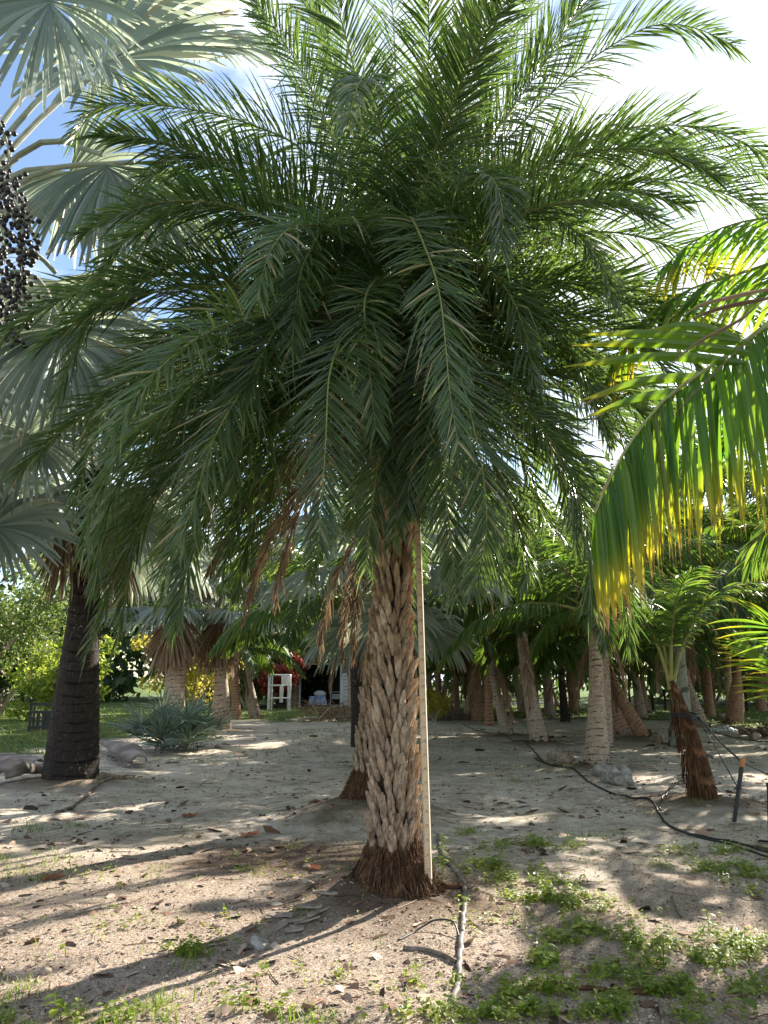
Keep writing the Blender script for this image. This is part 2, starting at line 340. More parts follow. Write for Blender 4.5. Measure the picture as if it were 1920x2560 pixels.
def fan_mb(hub, axis, nrm, Rr=1.1, nseg=46, spread=150, split=.5, cup=.25, grav=.5, S=7, fold=.35, seed=0, lm=0, close=0, costa=.12, wide=1.0):
    """costapalmate blade: folded segments joined to `split`, free and drooping beyond"""
    rng = np.random.default_rng(seed); mb = MB()
    hub = np.array(hub, float); ax = unit(np.array(axis, float)); nr = np.array(nrm, float); nr = unit(nr - ax * (nr @ ax)); b = np.cross(nr, ax)
    ph = np.linspace(-R(spread), R(spread), nseg); dphi = ph[1] - ph[0]
    ph = ph + rng.normal(0, dphi * .08, nseg)
    c = cup * np.ones(nseg)
    ph2 = ph * (1 - close * .72)
    base = np.cos(ph2)[:, None] * ax + np.sin(ph2)[:, None] * b
    d = unit(base + nr * (c + rng.normal(0, .05 + close * .25, nseg))[:, None] + ax * close * .8)
    Ls = Rr * (1 - .32 * (np.abs(ph) / R(spread))**2.2) * rng.uniform(.93, 1.05, nseg)
    s = np.linspace(0, 1, S + 1)
    g = grav * rng.uniform(.75, 1.3, nseg)
    ds = unit(d[:, None] + np.array([0, 0, -1.]) * (g[:, None] * s**1.6 * 1.8)[..., None] + rng.normal(0, .05, (nseg, S + 1, 3)) * np.clip(s - split, 0, 1)[None, :, None] * 3)
    step = Ls[:, None, None] / S
    st = hub + ax * (costa * Rr * np.cos(ph / 2)[:, None])
    C = st[:, None] + np.concatenate([np.zeros((nseg, 1, 3)), np.cumsum(ds[:, :-1] * .5 + ds[:, 1:] * .5, axis=1)], 1) * step
    tang = -np.sin(ph2)[:, None] * ax + np.cos(ph2)[:, None] * b
    wv = unit(tang[:, None] - np.sum(tang[:, None] * ds, -1, keepdims=True) * ds); nv = np.cross(ds, wv)
    hw = Rr * math.tan(dphi / 2) * wide
    wj = np.where(s < split, s, split + (s - split) * .1) * hw * 1.04
    taper = np.clip((1 - s) / (1 - split), 0.02, 1)**.55
    wd = (wj * taper + .004)[None, :, None] * np.ones(nseg)[:, None, None] * (1 - close * .35)
    P = np.stack([C - wv * wd, C + nv * wd * fold * 2.2, C + wv * wd], 2)
    col = np.ones((nseg, S + 1, 3, 4)); col[..., 0] = rng.random(nseg)[:, None, None]; col[..., 1] = s[None, :, None]; col[..., 2] = rng.random(nseg)[:, None, None]
    mb.grid(P, lm, col)
    return mb
def trunk_mb(ctrl, radii, ring=.09, depth=.06, seed=0, k=24, step=.011, boots=0):
    rng = np.random.default_rng(seed)
    _, ln = spline(ctrl, 40); n = max(20, int(ln / step)); P, _ = spline(ctrl, n)
    u = np.linspace(0, 1, n); rad = np.interp(u, np.linspace(0, 1, len(radii)), radii)
    z = u * ln; zz = 0; marks = []
    while zz < ln: marks.append(zz); zz += ring * rng.uniform(.7, 1.3)
    marks = np.array(marks + [zz])
    T = unit(np.gradient(P, axis=0)); U = unit(np.cross(T, [0, 1., 0.1])); V = np.cross(T, U)
    a = np.linspace(0, 2 * np.pi, k, endpoint=False)
    wob = rng.uniform(0, 6.28, len(marks)); tilt = rng.uniform(-.35, .35, len(marks)) * ring
    G = np.zeros((n, k, 3)); cl = np.zeros((n, k, 4)); cl[..., 3] = 1
    for j in range(k):
        zj = z + .18 * ring * math.sin(2 * a[j] + seed) + .22 * ring * mnoise.noise(Vector((math.cos(a[j]) * 2, math.sin(a[j]) * 2, seed))) + .3 * ring * math.sin(a[j] + seed)
        i = np.clip(np.searchsorted(marks, zj) - 1, 0, len(marks) - 2)
        fr = (zj - marks[i]) / (marks[i + 1] - marks[i]); fr = np.clip(fr, 0, 1)
        rr = rad * (1 + depth * (fr - .5)) * (1 + .03 * math.sin(3 * a[j] + seed)) 
        rr = rr * (1 + rng.normal(0, .008, n))
        G[:, j] = P + rr[:, None] * (math.cos(a[j]) * U + math.sin(a[j]) * V)
        gap = np.array([mnoise.noise(Vector((math.cos(a[j]) * 2.2, math.sin(a[j]) * 2.2, float(q) * 1.7 + seed))) for q in i]); cl[:, j, 0] = np.where(fr > .84 - .2 * gap, .95 + .35 * gap, np.where(fr < .08, .8 + .3 * gap, 0.1)) * rng.uniform(.8, 1, n)
        cl[:, j, 1] = fr; cl[:, j, 2] = u
    mb = MB(); mb.grid(G, 0, cl, wrap=True)
    return mb
def boot_trunk_mb(base, top, r_base, seed=0, n_around=12, row=.118, z0=.3, blen=.19):
    rng = np.random.default_rng(seed); mb = MB()
    base = Vector(base); top = Vector(top); H = (top - base).length; ax = (top - base).normalized()
    U = ax.cross(Vector((0, 1, 0))).normalized(); V = ax.cross(U)
    r = r_base; mb.tube([base, base + ax * H * .25, base + ax * H * .5, top], [r * .76, r * .64, r * .56, r * .5], 20, 1, (.0, .2, .9, 1))
    z = z0; k = 0
    su = np.array([0, .2, .4, .6, .8, .93, 1.0]); cu = np.linspace(-1, 1, 6)
    while z < H - .1:
        for j in range(n_around):
            a = 2 * math.pi * (j + .5 * (k % 2)) / n_around + .05 * k + rng.normal(0, .06)
            zz = z + rng.normal(0, .02); fz = zz / H; low = max(0, 1 - fz / .35)
            r = r_base * (1.06 - .30 * min(1, fz / .45)); Lb = blen * rng.uniform(.75, 1.2) * (1 + .35 * low); wb = 2 * math.pi * r / n_around * rng.uniform(.37, .44)
            out0, out1 = r * .66, r * rng.uniform(.98, 1.18) + (.025 if rng.random() < .12 else 0)
            tw_ = rng.uniform(.22, .46)
            wprof = np.interp(su, [0, .2, .4, .7, 1], [.6, .92, 1, .82, tw_]) * wb
            tipj = rng.normal(0, .010, 6) + rng.uniform(-1, 1) * .014 * cu; cr = rng.random(); lj = rng.normal(0, .04); nph = rng.uniform(0, 99)
            G = np.zeros((7, 6, 3)); G2 = np.zeros((7, 6, 3))
            for i, s_ in enumerate(su):
                rr = out0 + (out1 - out0) * s_**.7
                for c_, cc in enumerate(cu):
                    rad = rr + .024 * (1 - cc * cc) * (1 - .4 * s_) - .006 + rng.normal(0, .0022) + .006 * mnoise.noise(Vector((nph, s_ * 5, cc * 2)))
                    aa = a + cc * wprof[i] / r + lj * s_ + .012 * mnoise.noise(Vector((nph, s_ * 6, 4)))
                    h = zz + Lb * s_ + (tipj[c_] if i == 6 else 0) - (.02 * cc * cc * s_**2)
                    di = U * math.cos(aa) + V * math.sin(aa)
                    G[i, c_] = base + ax * h + di * rad
                    G2[i, c_] = base + ax * (h - .003) + di * (rad - .022 - .012 * (1 - s_))
            ring = np.concatenate([G, G2[:, ::-1]], 1)
            col = np.ones((7, 12, 4)); col[..., 0] = cr; col[..., 1] = su[:, None] * .9; col[..., 2] = fz; col[-1, :, 1] = 1
            mb.grid(ring, 0, col, wrap=True)
            cap = np.stack([G[6], G2[6]], 0); cc4 = np.ones((2, 6, 4)); cc4[..., 0] = cr; cc4[..., 1] = 1; cc4[..., 2] = fz
            mb.grid(cap, 0, cc4)
        z += row * (1 + .3 * max(0, 1 - (z / H) / .35)); k += 1
    return mb
# ------------------------------------------------------------------ ground
MAIN = Vector((0.075, 6.22, 0)); 
def flat(px, py):
    x = (px - 960) / F; y = (1280 - py) / F
    d = Vector((x, cp - sp * y, sp + cp * y)); p = Vector((0, 0, EYE)) + d * (EYE / -d.z); return p.x, p.y
def c5(x, y): return x * .5787, 1400 + y * .5787           # lower left photo crop -> photo pixel
def c6(x, y): return 960 + x * .5787, 1400 + y * .5787     # lower right photo crop -> photo pixel
def c8(x, y): return 960 + x * .5787, 1900 + y * .5787
P2 = flat(918, 2040); PA = flat(174, 1962); PG = flat(897, 1866)
MOUNDS += [(MAIN.x, MAIN.y, .9, .07), (MAIN.x - .3, MAIN.y - .05, .5, .10), (P2[0], P2[1], 1.0, .28), (PA[0], PA[1], 1.1, .15)]
for a in ((920, 905), (675, 800), (1385, 1060), (535, 765), (1120, 775), (950 - 1659, 740)):
    q = flat(*c6(*a)); MOUNDS.append((q[0], q[1], 1.0, .12))
def zones(x, y):
    n = mnoise.noise(Vector((x * .25, y * .25, 11))); n2 = mnoise.noise(Vector((x * 1.1, y * 1.1, 21))); n3 = mnoise.noise(Vector((x * 3.5, y * 3.5, 5)))
    lawn = 0
    lawn = max(lawn, min(1, max(0, (-x - 5.6) / 2.5)) * min(1, max(0, (y - 14.5) / 2.5)))
    lawn = max(lawn, min(1, max(0, (y - 27 - .12 * abs(x)) / 6)))
    lawn = max(lawn, min(1, max(0, (x - 9) / 4)) * min(1, max(0, (y - 21) / 6)))
    lawn = min(1, max(0, lawn * 1.5 - .35 + .9 * n2 + .4 * n))
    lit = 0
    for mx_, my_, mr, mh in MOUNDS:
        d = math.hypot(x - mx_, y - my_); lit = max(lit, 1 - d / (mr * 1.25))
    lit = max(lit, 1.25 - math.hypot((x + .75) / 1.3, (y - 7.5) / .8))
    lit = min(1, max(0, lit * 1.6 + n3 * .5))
    grav = min(1, max(0, (8.6 - y) / 2.2 + .55 * n2 + .5 * n))
    moss = min(1, max(0, (n2 * .9 + n * .8 + n3 * .35 - .28) * 2.2)) * .75
    return max(lawn, moss * (0.6 if y > 8 else .45)), lit, grav
gx = np.sinh(np.linspace(-5.2, 5.2, 301)); gx = gx / gx.max() * 190
gy = np.concatenate([np.linspace(-40, 2.2, 14), np.linspace(2.3, 14, 190), 14 + (np.linspace(0, 1, 110)[1:]**2.2) * 240])
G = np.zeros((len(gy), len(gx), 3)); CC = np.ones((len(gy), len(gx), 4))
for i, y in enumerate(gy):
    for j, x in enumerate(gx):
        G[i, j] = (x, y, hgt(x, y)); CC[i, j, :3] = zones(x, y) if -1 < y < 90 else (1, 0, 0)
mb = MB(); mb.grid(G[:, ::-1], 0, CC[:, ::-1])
def ground_mat():
    m, nt = mat_new('sandy_ground')
    tcn = N(nt, 'ShaderNodeTexCoord'); v = tcn.outputs['Object']
    a = N(nt, 'ShaderNodeAttribute', attribute_name='lc'); sc = N(nt, 'ShaderNodeSeparateColor'); nt.links.new(a.outputs['Color'], sc.inputs[0])
    lawn, lit, grav = sc.outputs[0], sc.outputs[1], sc.outputs[2]
    big = noise(nt, 1.3, 8, v, .62); mid = noise(nt, 9, 8, v, .7); fine = noise(nt, 75, 6, v, .75)
    sand = ramp(nt, mth(nt, 'ADD', mth(nt, 'MULTIPLY', big, .45), mth(nt, 'MULTIPLY', mid, .55)), [(.34, (.26, .20, .145)), (.43, (.50, .42, .325)), (.50, (.66, .57, .46)), (.62, (.80, .72, .60))])
    vo = N(nt, 'ShaderNodeTexVoronoi'); vo.inputs['Scale'].default_value = 120; nt.links.new(v, vo.inputs['Vector'])
    vs_ = N(nt, 'ShaderNodeSeparateColor'); nt.links.new(vo.outputs['Color'], vs_.inputs[0])
    gr = ramp(nt, mth(nt, 'ADD', mth(nt, 'MULTIPLY', vs_.outputs[0], .6), mth(nt, 'MULTIPLY', fine, .4)), [(.15, (.13, .08, .05)), (.40, (.36, .255, .18)), (.62, (.56, .44, .34)), (.85, (.74, .65, .55))])
    c = mixc(nt, mth(nt, 'MULTIPLY', grav, mth(nt, 'ADD', .45, mth(nt, 'MULTIPLY', mid, .75)), True), sand, gr)
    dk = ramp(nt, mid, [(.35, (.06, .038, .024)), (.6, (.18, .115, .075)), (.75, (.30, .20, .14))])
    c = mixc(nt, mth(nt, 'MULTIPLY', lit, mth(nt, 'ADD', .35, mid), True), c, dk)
    lw = ramp(nt, fine, [(.3, (.045, .075, .018)), (.6, (.11, .16, .04)), (.8, (.22, .22, .09))])
    lf = mth(nt, 'MULTIPLY', mth(nt, 'SUBTRACT', mth(nt, 'ADD', lawn, mth(nt, 'MULTIPLY', mth(nt, 'SUBTRACT', mid, .5), 1.6)), .35), 2.2, True)
    c = mixc(nt, lf, c, lw)
    spk = mth(nt, 'MULTIPLY', mth(nt, 'SUBTRACT', noise(nt, 17, 5, v, .7), .60), 14, True)
    c = mixc(nt, mth(nt, 'MULTIPLY', spk, .7), c, (.07, .045, .03))
    p = N(nt, 'ShaderNodeBsdfPrincipled'); nt.links.new(c, p.inputs['Base Color']); p.inputs['Roughness'].default_value = .95; p.inputs['Specular IOR Level'].default_value = .15
    b = N(nt, 'ShaderNodeBump'); b.inputs['Strength'].default_value = 1; b.inputs['Distance'].default_value = .06
    nt.links.new(mth(nt, 'ADD', mid, mth(nt, 'MULTIPLY', fine, .35)), b.inputs['Height'])
    b2 = N(nt, 'ShaderNodeBump'); b2.inputs['Strength'].default_value = .8; b2.inputs['Distance'].default_value = .006; b2.invert = True
    nt.links.new(vo.outputs['Distance'], b2.inputs['Height']); nt.links.new(b.outputs[0], b2.inputs['Normal'])
    nt.links.new(b2.outputs[0], p.inputs['Normal'])
    o = N(nt, 'ShaderNodeOutputMaterial'); nt.links.new(p.outputs[0], o.inputs[0]); return m
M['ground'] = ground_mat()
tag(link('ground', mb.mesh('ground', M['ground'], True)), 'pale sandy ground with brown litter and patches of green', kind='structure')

# ------------------------------------------------------------------ main palm
def root_mass(c, r0, r1, z0, z1, seed, nf=500):
    rng = np.random.default_rng(seed); mb = MB()
    k, n = 40, 16; u = np.linspace(0, 1, n); a = np.linspace(0, 2 * np.pi, k, endpoint=False)
    P = np.zeros((n, k, 3)); cl = np.ones((n, k, 4))
    for i in range(n):
        for j in range(k):
            nn = mnoise.noise(Vector((math.cos(a[j]) * 2.5, math.sin(a[j]) * 2.5, u[i] * 1.5 + seed))) * .20 + mnoise.noise(Vector((math.cos(a[j]) * 7, math.sin(a[j]) * 7, u[i] * 4 + seed))) * .12
            r = (r0 + (r1 - r0) * u[i]**.62) * (1 + nn * 1.5)
            P[i, j] = (r * math.cos(a[j]), r * math.sin(a[j]), z0 + (z1 - z0) * u[i]); cl[i, j, 0] = rng.random() * .5 + .2
    mb.grid(P, 0, cl, wrap=True)
    for _ in range(nf):
        aa = rng.uniform(0, 6.283); ua = rng.uniform(.25, 1); ln = rng.uniform(.05, .2); pts = []
        for q in range(4):
            uu = ua - q / 3 * ln / (z1 - z0); r = (r0 + (r1 - r0) * max(0, uu)**.62) * 1.03 + .02 + rng.normal(0, .012)
            an = aa + rng.normal(0, .03); pts.append((r * math.cos(an), r * math.sin(an), z0 + (z1 - z0) * uu))
        mb.tube(pts, [.0035, .003, .002, .001], 4, 0, (rng.random(), .5, .5, 1), cap=False)
    return mb
palm = empty('date_palm', (MAIN.x, MAIN.y, hgt(MAIN.x, MAIN.y)), 'big green feather palm whose rough brown boot-covered trunk stands beside the measuring rod', 'palm tree')
z0 = palm.location.z
link('trunk', boot_trunk_mb((0, 0, 0), (0, 0, 4.55 - z0), .192, 3, 13, .088, .16).mesh('date_trunk', [M['boot'], M['gap_shade']]), palm)
link('root_mass', root_mass(MAIN, .46, .13, -.14, .34, 4, 1500).mesh('root_mass', M['fibre']), palm)
HEART = Vector((MAIN.x, MAIN.y, 4.55))
HM = [M['date_leaf'], M['date_rachis']]
H0 = (845, 655, 6.2)
hero = [
 # display-pixel control points with real depth, leaflet options
 ([H0, (900, 560, 6.25), (960, 480, 6.2), (1060, 345, 6.05), (1180, 212, 5.9), (1300, 112, 5.7), (1410, 55, 5.5), (1500, 60, 5.3), (1590, 100, 5.15)], dict(nl=112, Lm=.54, vee=12, vj=9)),
 ([H0, (885, 560, 6.3), (935, 350, 6.2), (985, 190, 6.0), (1030, 60, 5.7), (1065, -70, 5.3), (1090, -230, 4.9)], dict(nl=105, Lm=.52, vee=10, vj=9)),
 ([H0, (835, 560, 6.3), (790, 400, 6.3), (745, 220, 6.2), (690, 60, 6.0), (630, -60, 5.8), (560, -190, 5.5)], dict(nl=105, Lm=.52, vee=12, vj=10)),
 ([H0, (850, 480, 5.9), (835, 330, 5.3), (805, 205, 4.7), (785, 172, 4.35), (768, 200, 4.15), (752, 270, 4.0)], dict(nl=90, Lm=.42, grav=.9, vj=15)),
 ([H0, (860, 420, 6.5), (856, 200, 6.8), (848, 20, 7.0), (830, -130, 7.0), (810, -280, 6.9)], dict(nl=100, Lm=.48)),
 ([H0, (905, 560, 5.9), (960, 470, 5.4), (1000, 400, 4.95), (1040, 376, 4.6), (1072, 400, 4.4), (1086, 470, 4.3), (1080, 540, 4.25)], dict(nl=95, Lm=.42, grav=.7, vj=16)),
 ([H0, (760, 480, 6.2), (660, 330, 6.05), (540, 268, 5.9), (430, 240, 5.75), (320, 225, 5.6), (235, 226, 5.5), (190, 250, 5.45), (158, 300, 5.4)], dict(nl=118, Lm=.52, vee=35, vj=18, grav=.5)),
 ([H0, (740, 520, 6.1), (640, 405, 5.9), (540, 355, 5.7), (440, 343, 5.5), (360, 358, 5.35), (315, 395, 5.25), (290, 450, 5.2)], dict(nl=112, Lm=.5, vee=30, vj=18, grav=.5)),
 ([H0, (800, 560, 5.8), (745, 510, 5.3), (690, 487, 4.9), (630, 492, 4.6), (592, 530, 4.4), (570, 580, 4.3), (555, 650, 4.25)], dict(nl=95, Lm=.44, grav=.55, vj=14)),
 ([H0, (700, 580, 6.0), (550, 560, 5.7), (400, 565, 5.4), (310, 592, 5.2), (245, 625, 5.1), (195, 690, 5.0), (160, 770, 4.95), (120, 870, 4.9)], dict(nl=118, Lm=.5, vee=14, vj=11, grav=.35)),
 ([H0, (760, 640, 5.7), (660, 700, 5.2), (560, 795, 4.85), (500, 880, 4.7), (455, 965, 4.6), (428, 1055, 4.55), (395, 1150, 4.5), (345, 1235, 4.5)], dict(nl=112, Lm=.46, vee=8, vj=12, grav=.25)),
 ([H0, (740, 630, 5.9), (620, 660, 5.5), (505, 725, 5.2), (430, 815, 5.0), (350, 892, 4.95), (285, 935, 4.9), (240, 1010, 4.85), (200, 1100, 4.85), (180, 1190, 4.85)], dict(nl=112, Lm=.46, vee=10, vj=12, grav=.25)),
 ([H0, (810, 640, 5.7), (755, 690, 5.1), (728, 755, 4.8), (710, 820, 4.7), (704, 950, 4.6), (697, 1055, 4.55), (688, 1170, 4.5)], dict(nl=108, Lm=.42, vee=8, vj=12, grav=.2)),
 ([H0, (862, 520, 5.8), (885, 470, 5.3), (928, 560, 4.7), (950, 640, 4.5), (962, 740, 4.4), (972, 850, 4.35), (990, 960, 4.3)], dict(nl=105, Lm=.40, vee=4, vj=12, grav=.2)),
 ([H0, (905, 640, 5.9), (960, 720, 5.4), (1002, 840, 5.0), (1030, 955, 4.85), (1046, 1045, 4.8), (1050, 1150, 4.75), (1025, 1270, 4.75)], dict(nl=108, Lm=.44, vee=6, vj=10, grav=.3)),
 ([H0, (880, 650, 5.9), (925, 740, 5.5), (948, 840, 5.3), (957, 960, 5.2), (965, 1080, 5.15), (978, 1200, 5.1), (985, 1290, 5.1)], dict(nl=108, Lm=.42, vee=6, vj=8, grav=.3)),
 ([H0, (960, 640, 6.0), (1080, 760, 5.7), (1150, 880, 5.5), (1195, 990, 5.4), (1230, 1080, 5.35), (1245, 1180, 5.3)], dict(nl=105, Lm=.45, vj=16)),
 ([H0, (920, 540, 6.0), (1010, 470, 5.6), (1120, 455, 5.2), (1210, 480, 4.95), (1265, 525, 4.8), (1300, 580, 4.7), (1325, 650, 4.65)], dict(nl=108, Lm=.45, vee=14, vj=14, grav=.4)),
 ([H0, (960, 560, 6.2), (1090, 475, 6.1), (1200, 432, 6.0), (1300, 402, 5.9), (1420, 388, 5.8), (1520, 402, 5.7), (1610, 440, 5.6), (1690, 500, 5.5)], dict(nl=118, Lm=.55, vee=38, vj=18, grav=.35)),
 ([H0, (960, 520, 6.6), (1100, 400, 7.0), (1230, 320, 7.3), (1380, 300, 7.5), (1500, 330, 7.6)], dict(nl=110, Lm=.5)),
 ([H0, (930, 600, 6.5), (1050, 560, 6.6), (1180, 560, 6.7), (1300, 620, 6.8), (1370, 720, 6.9)], dict(nl=110, Lm=.48)),
 ([H0, (950, 660, 6.2), (1070, 680, 6.2), (1180, 740, 6.2), (1270, 840, 6.2), (1320, 950, 6.2)], dict(nl=110, Lm=.48)),
 ([H0, (740, 600, 6.5), (620, 600, 6.6), (480, 650, 6.6), (380, 740, 6.6), (310, 850, 6.6)], dict(nl=110, Lm=.48)),
 ([H0, (720, 660, 6.3), (580, 730, 6.2), (440, 850, 6.1), (350, 980, 6.0), (270, 1110, 6.0), (215, 1230, 6.0)], dict(nl=110, Lm=.48)),
 ([H0, (800, 500, 6.6), (700, 300, 6.9), (610, 130, 7.1), (560, 20, 7.2), (510, -90, 7.1)], dict(nl=105, Lm=.5)),
 ([H0, (915, 480, 6.5), (1010, 280, 6.8), (1090, 120, 7.0), (1150, 10, 7.1), (1210, -100, 7.1)], dict(nl=105, Lm=.5)),
 ([H0, (790, 690, 6.0), (700, 790, 5.7), (620, 900, 5.5), (560, 1010, 5.4), (520, 1120, 5.35), (480, 1230, 5.35)], dict(nl=108, Lm=.46, vj=12)),
 ([H0, (900, 700, 6.4), (1000, 800, 6.5), (1090, 910, 6.5), (1140, 1020, 6.5), (1170, 1120, 6.5)], dict(nl=105, Lm=.46)),
 ([H0, (835, 700, 5.75), (835, 800, 5.45), (828, 900, 5.35), (815, 1010, 5.3), (800, 1120, 5.3), (790, 1230, 5.35)], dict(nl=100, Lm=.36, vj=14)),
 ([H0, (865, 700, 5.8), (885, 800, 5.55), (892, 900, 5.45), (895, 1010, 5.4), (893, 1110, 5.4)], dict(nl=100, Lm=.38, vj=16)),
 ([H0, (825, 600, 5.6), (790, 640, 5.0), (790, 720, 4.85), (800, 820, 4.8), (812, 930, 4.8)], dict(nl=100, Lm=.38, vj=16)),
 ([H0, (900, 640, 5.7), (930, 690, 5.3), (925, 790, 5.2), (905, 900, 5.2), (890, 1000, 5.2), (880, 1090, 5.2)], dict(nl=100, Lm=.38, vj=16)),
 ([H0, (700, 700, 5.9), (560, 800, 5.6), (440, 930, 5.4), (340, 1070, 5.3), (265, 1210, 5.3), (200, 1390, 5.35)], dict(nl=115, Lm=.46, vj=12)),
 ([H0, (720, 740, 5.8), (600, 870, 5.5), (510, 1000, 5.35), (430, 1130, 5.3), (380, 1220, 5.3), (350, 1300, 5.3)], dict(nl=112, Lm=.44, vj=12)),
 ([H0, (760, 620, 5.6), (660, 640, 5.1), (590, 720, 4.85), (550, 820, 4.75), (520, 930, 4.7), (500, 1040, 4.7)], dict(nl=105, Lm=.40, vj=14)),
 ([H0, (700, 620, 6.3), (560, 650, 6.3), (430, 720, 6.3), (320, 830, 6.3), (250, 960, 6.3)], dict(nl=110, Lm=.48)),
 ([H0, (970, 620, 5.8), (1090, 640, 5.5), (1190, 710, 5.3), (1260, 810, 5.2), (1300, 920, 5.2)], dict(nl=108, Lm=.45)),
 ([H0, (980, 690, 6.1), (1110, 800, 6.0), (1190, 930, 6.0), (1230, 1060, 6.0), (1250, 1180, 6.0)], dict(nl=108, Lm=.45)),
 ([H0, (940, 560, 5.7), (1020, 560, 5.2), (1090, 620, 4.95), (1130, 710, 4.85), (1150, 820, 4.8)], dict(nl=100, Lm=.42)),
 ([H0, (790, 520, 5.7), (720, 480, 5.1), (660, 560, 4.8), (640, 650, 4.7), (630, 760, 4.7)], dict(nl=100, Lm=.42)),
 ([H0, (870, 520, 6.0), (905, 330, 5.6), (925, 150, 5.2), (925, 0, 4.8), (915, -140, 4.5)], dict(nl=105, Lm=.46)),
 ([H0, (800, 520, 6.1), (740, 350, 5.8), (670, 190, 5.6), (600, 70, 5.4), (530, -30, 5.2)], dict(nl=108, Lm=.46)),
 ([H0, (930, 520, 6.2), (1040, 330, 6.1), (1140, 170, 6.0), (1230, 50, 5.8), (1330, -50, 5.6)], dict(nl=108, Lm=.5)),
 ([H0, (820, 500, 6.0), (800, 330, 5.7), (765, 150, 5.4), (725, 0, 5.1), (690, -150, 4.9)], dict(nl=108, Lm=.46)),
 ([H0, (980, 540, 6.4), (1120, 430, 6.4), (1280, 350, 6.4), (1430, 322, 6.3), (1580, 345, 6.2), (1700, 410, 6.1)], dict(nl=118, Lm=.52, vee=30)),
 ([H0, (985, 600, 6.1), (1130, 530, 6.0), (1290, 500, 5.9), (1440, 530, 5.8), (1560, 600, 5.7), (1640, 700, 5.6)], dict(nl=115, Lm=.5)),
 ([H0, (740, 560, 5.9), (600, 480, 5.6), (470, 450, 5.4), (350, 470, 5.2), (260, 530, 5.1), (200, 610, 5.0)], dict(nl=112, Lm=.48)),
 ([H0, (720, 700, 6.0), (580, 800, 5.8), (450, 920, 5.65), (350, 1060, 5.55), (290, 1200, 5.5), (255, 1380, 5.5)], dict(nl=115, Lm=.46, vj=12)),
 ([H0, (740, 740, 6.0), (630, 860, 5.8), (530, 990, 5.7), (450, 1120, 5.65), (400, 1240, 5.6), (375, 1360, 5.6)], dict(nl=112, Lm=.44, vj=12)),
 ([H0, (770, 760, 5.8), (690, 880, 5.6), (610, 1000, 5.5), (560, 1110, 5.5), (530, 1200, 5.5), (515, 1290, 5.5)], dict(nl=108, Lm=.42, vj=12)),
 ([H0, (730, 620, 6.2), (580, 620, 6.1), (430, 680, 6.0), (300, 790, 5.9), (210, 930, 5.9), (160, 1090, 5.9)], dict(nl=115, Lm=.48)),
 ([H0, (900, 720, 6.2), (990, 850, 6.1), (1060, 980, 6.1), (1110, 1110, 6.1), (1140, 1230, 6.1)], dict(nl=108, Lm=.44)),
 ([H0, (950, 470, 6.0), (1060, 300, 5.7), (1180, 130, 5.5), (1260, 0, 5.3), (1330, -120, 5.1)], dict(nl=112, Lm=.52)),
 ([H0, (910, 470, 5.8), (975, 280, 5.3), (1030, 110, 4.9), (1075, -60, 4.6)], dict(nl=108, Lm=.46)),
 ([H0, (820, 480, 6.4), (770, 280, 6.5), (700, 110, 6.5), (640, -40, 6.4), (590, -160, 6.3)], dict(nl=108, Lm=.5)),
 ([H0, (1000, 620, 5.9), (1160, 600, 5.7), (1320, 640, 5.5), (1450, 720, 5.4), (1530, 830, 5.4)], dict(nl=115, Lm=.5)),
 ([H0, (1000, 680, 6.2), (1160, 700, 6.2), (1310, 790, 6.2), (1400, 920, 6.2), (1440, 1060, 6.2)], dict(nl=112, Lm=.5)),
 ([H0, (980, 480, 6.2), (1130, 370, 6.1), (1300, 290, 6.0), (1450, 270, 5.9), (1590, 300, 5.8), (1690, 360, 5.7)], dict(nl=115, Lm=.5, vee=28)),
 ([H0, (870, 740, 5.6), (862, 850, 5.35), (858, 960, 5.3), (862, 1070, 5.3), (850, 1170, 5.3)], dict(nl=100, Lm=.34, vj=16)),
 ([H0, (920, 760, 5.9), (960, 900, 5.7), (1010, 1030, 5.6), (1050, 1150, 5.6), (1080, 1260, 5.6)], dict(nl=108, Lm=.44)),
]
for i, (pts, kw) in enumerate(hero):
    ctrl = local(palm, [dp(*p) for p in pts])
    base_pt = ctrl[0]
    kw = dict(dict(t0=.1, a0=62, a1=30, W=.0175, S=4, rach=.011, kink=.04, grav=.35, fold=.3), **kw); kw['nl'] = int(kw['nl'] * 1.45); kw['Lm'] *= 1.22; kw['vj'] = kw.get('vj', 18) + 5
    link('frond', frond_mb(ctrl, 100 + i, **kw).mesh('date_frond', HM), palm)
rng = random.Random(5)
k = 0
for i in range(48):
    az = (i * 137.5 + 20) % 360; e0 = 72 - 86 * (i / 48)**.9 + rng.uniform(-7, 7)
    az_ = (az + 180) % 360 - 180
    if abs(az_ + 90) < 26 and e0 < 62: continue                      # the side facing the camera carries the hand-placed fronds
    if abs(az_ - 47) < 38 and e0 < 8: continue
    ln = rng.uniform(2.7, 3.3); ctrl = arc(ln, e0, rng.uniform(60, 95) + max(0, e0) * .3, 1.15, side=rng.uniform(-18, 18))
    rz = Matrix.Rotation(R(az), 3, 'Z'); off = rz @ Vector((.12, 0, -.35 + .45 * e0 / 72)) + (HEART - palm.location)
    ctrl = [rz @ p + off for p in ctrl]
    link('frond', frond_mb(ctrl, 300 + i, nl=145, Lm=.58, W=.019, t0=.12, a0=62, a1=30, vee=22, vj=20, S=3, rach=.013, grav=.3, kink=.04).mesh('date_frond', HM), palm); k += 1
DM = [M['dead_date'], M['dead_date']]
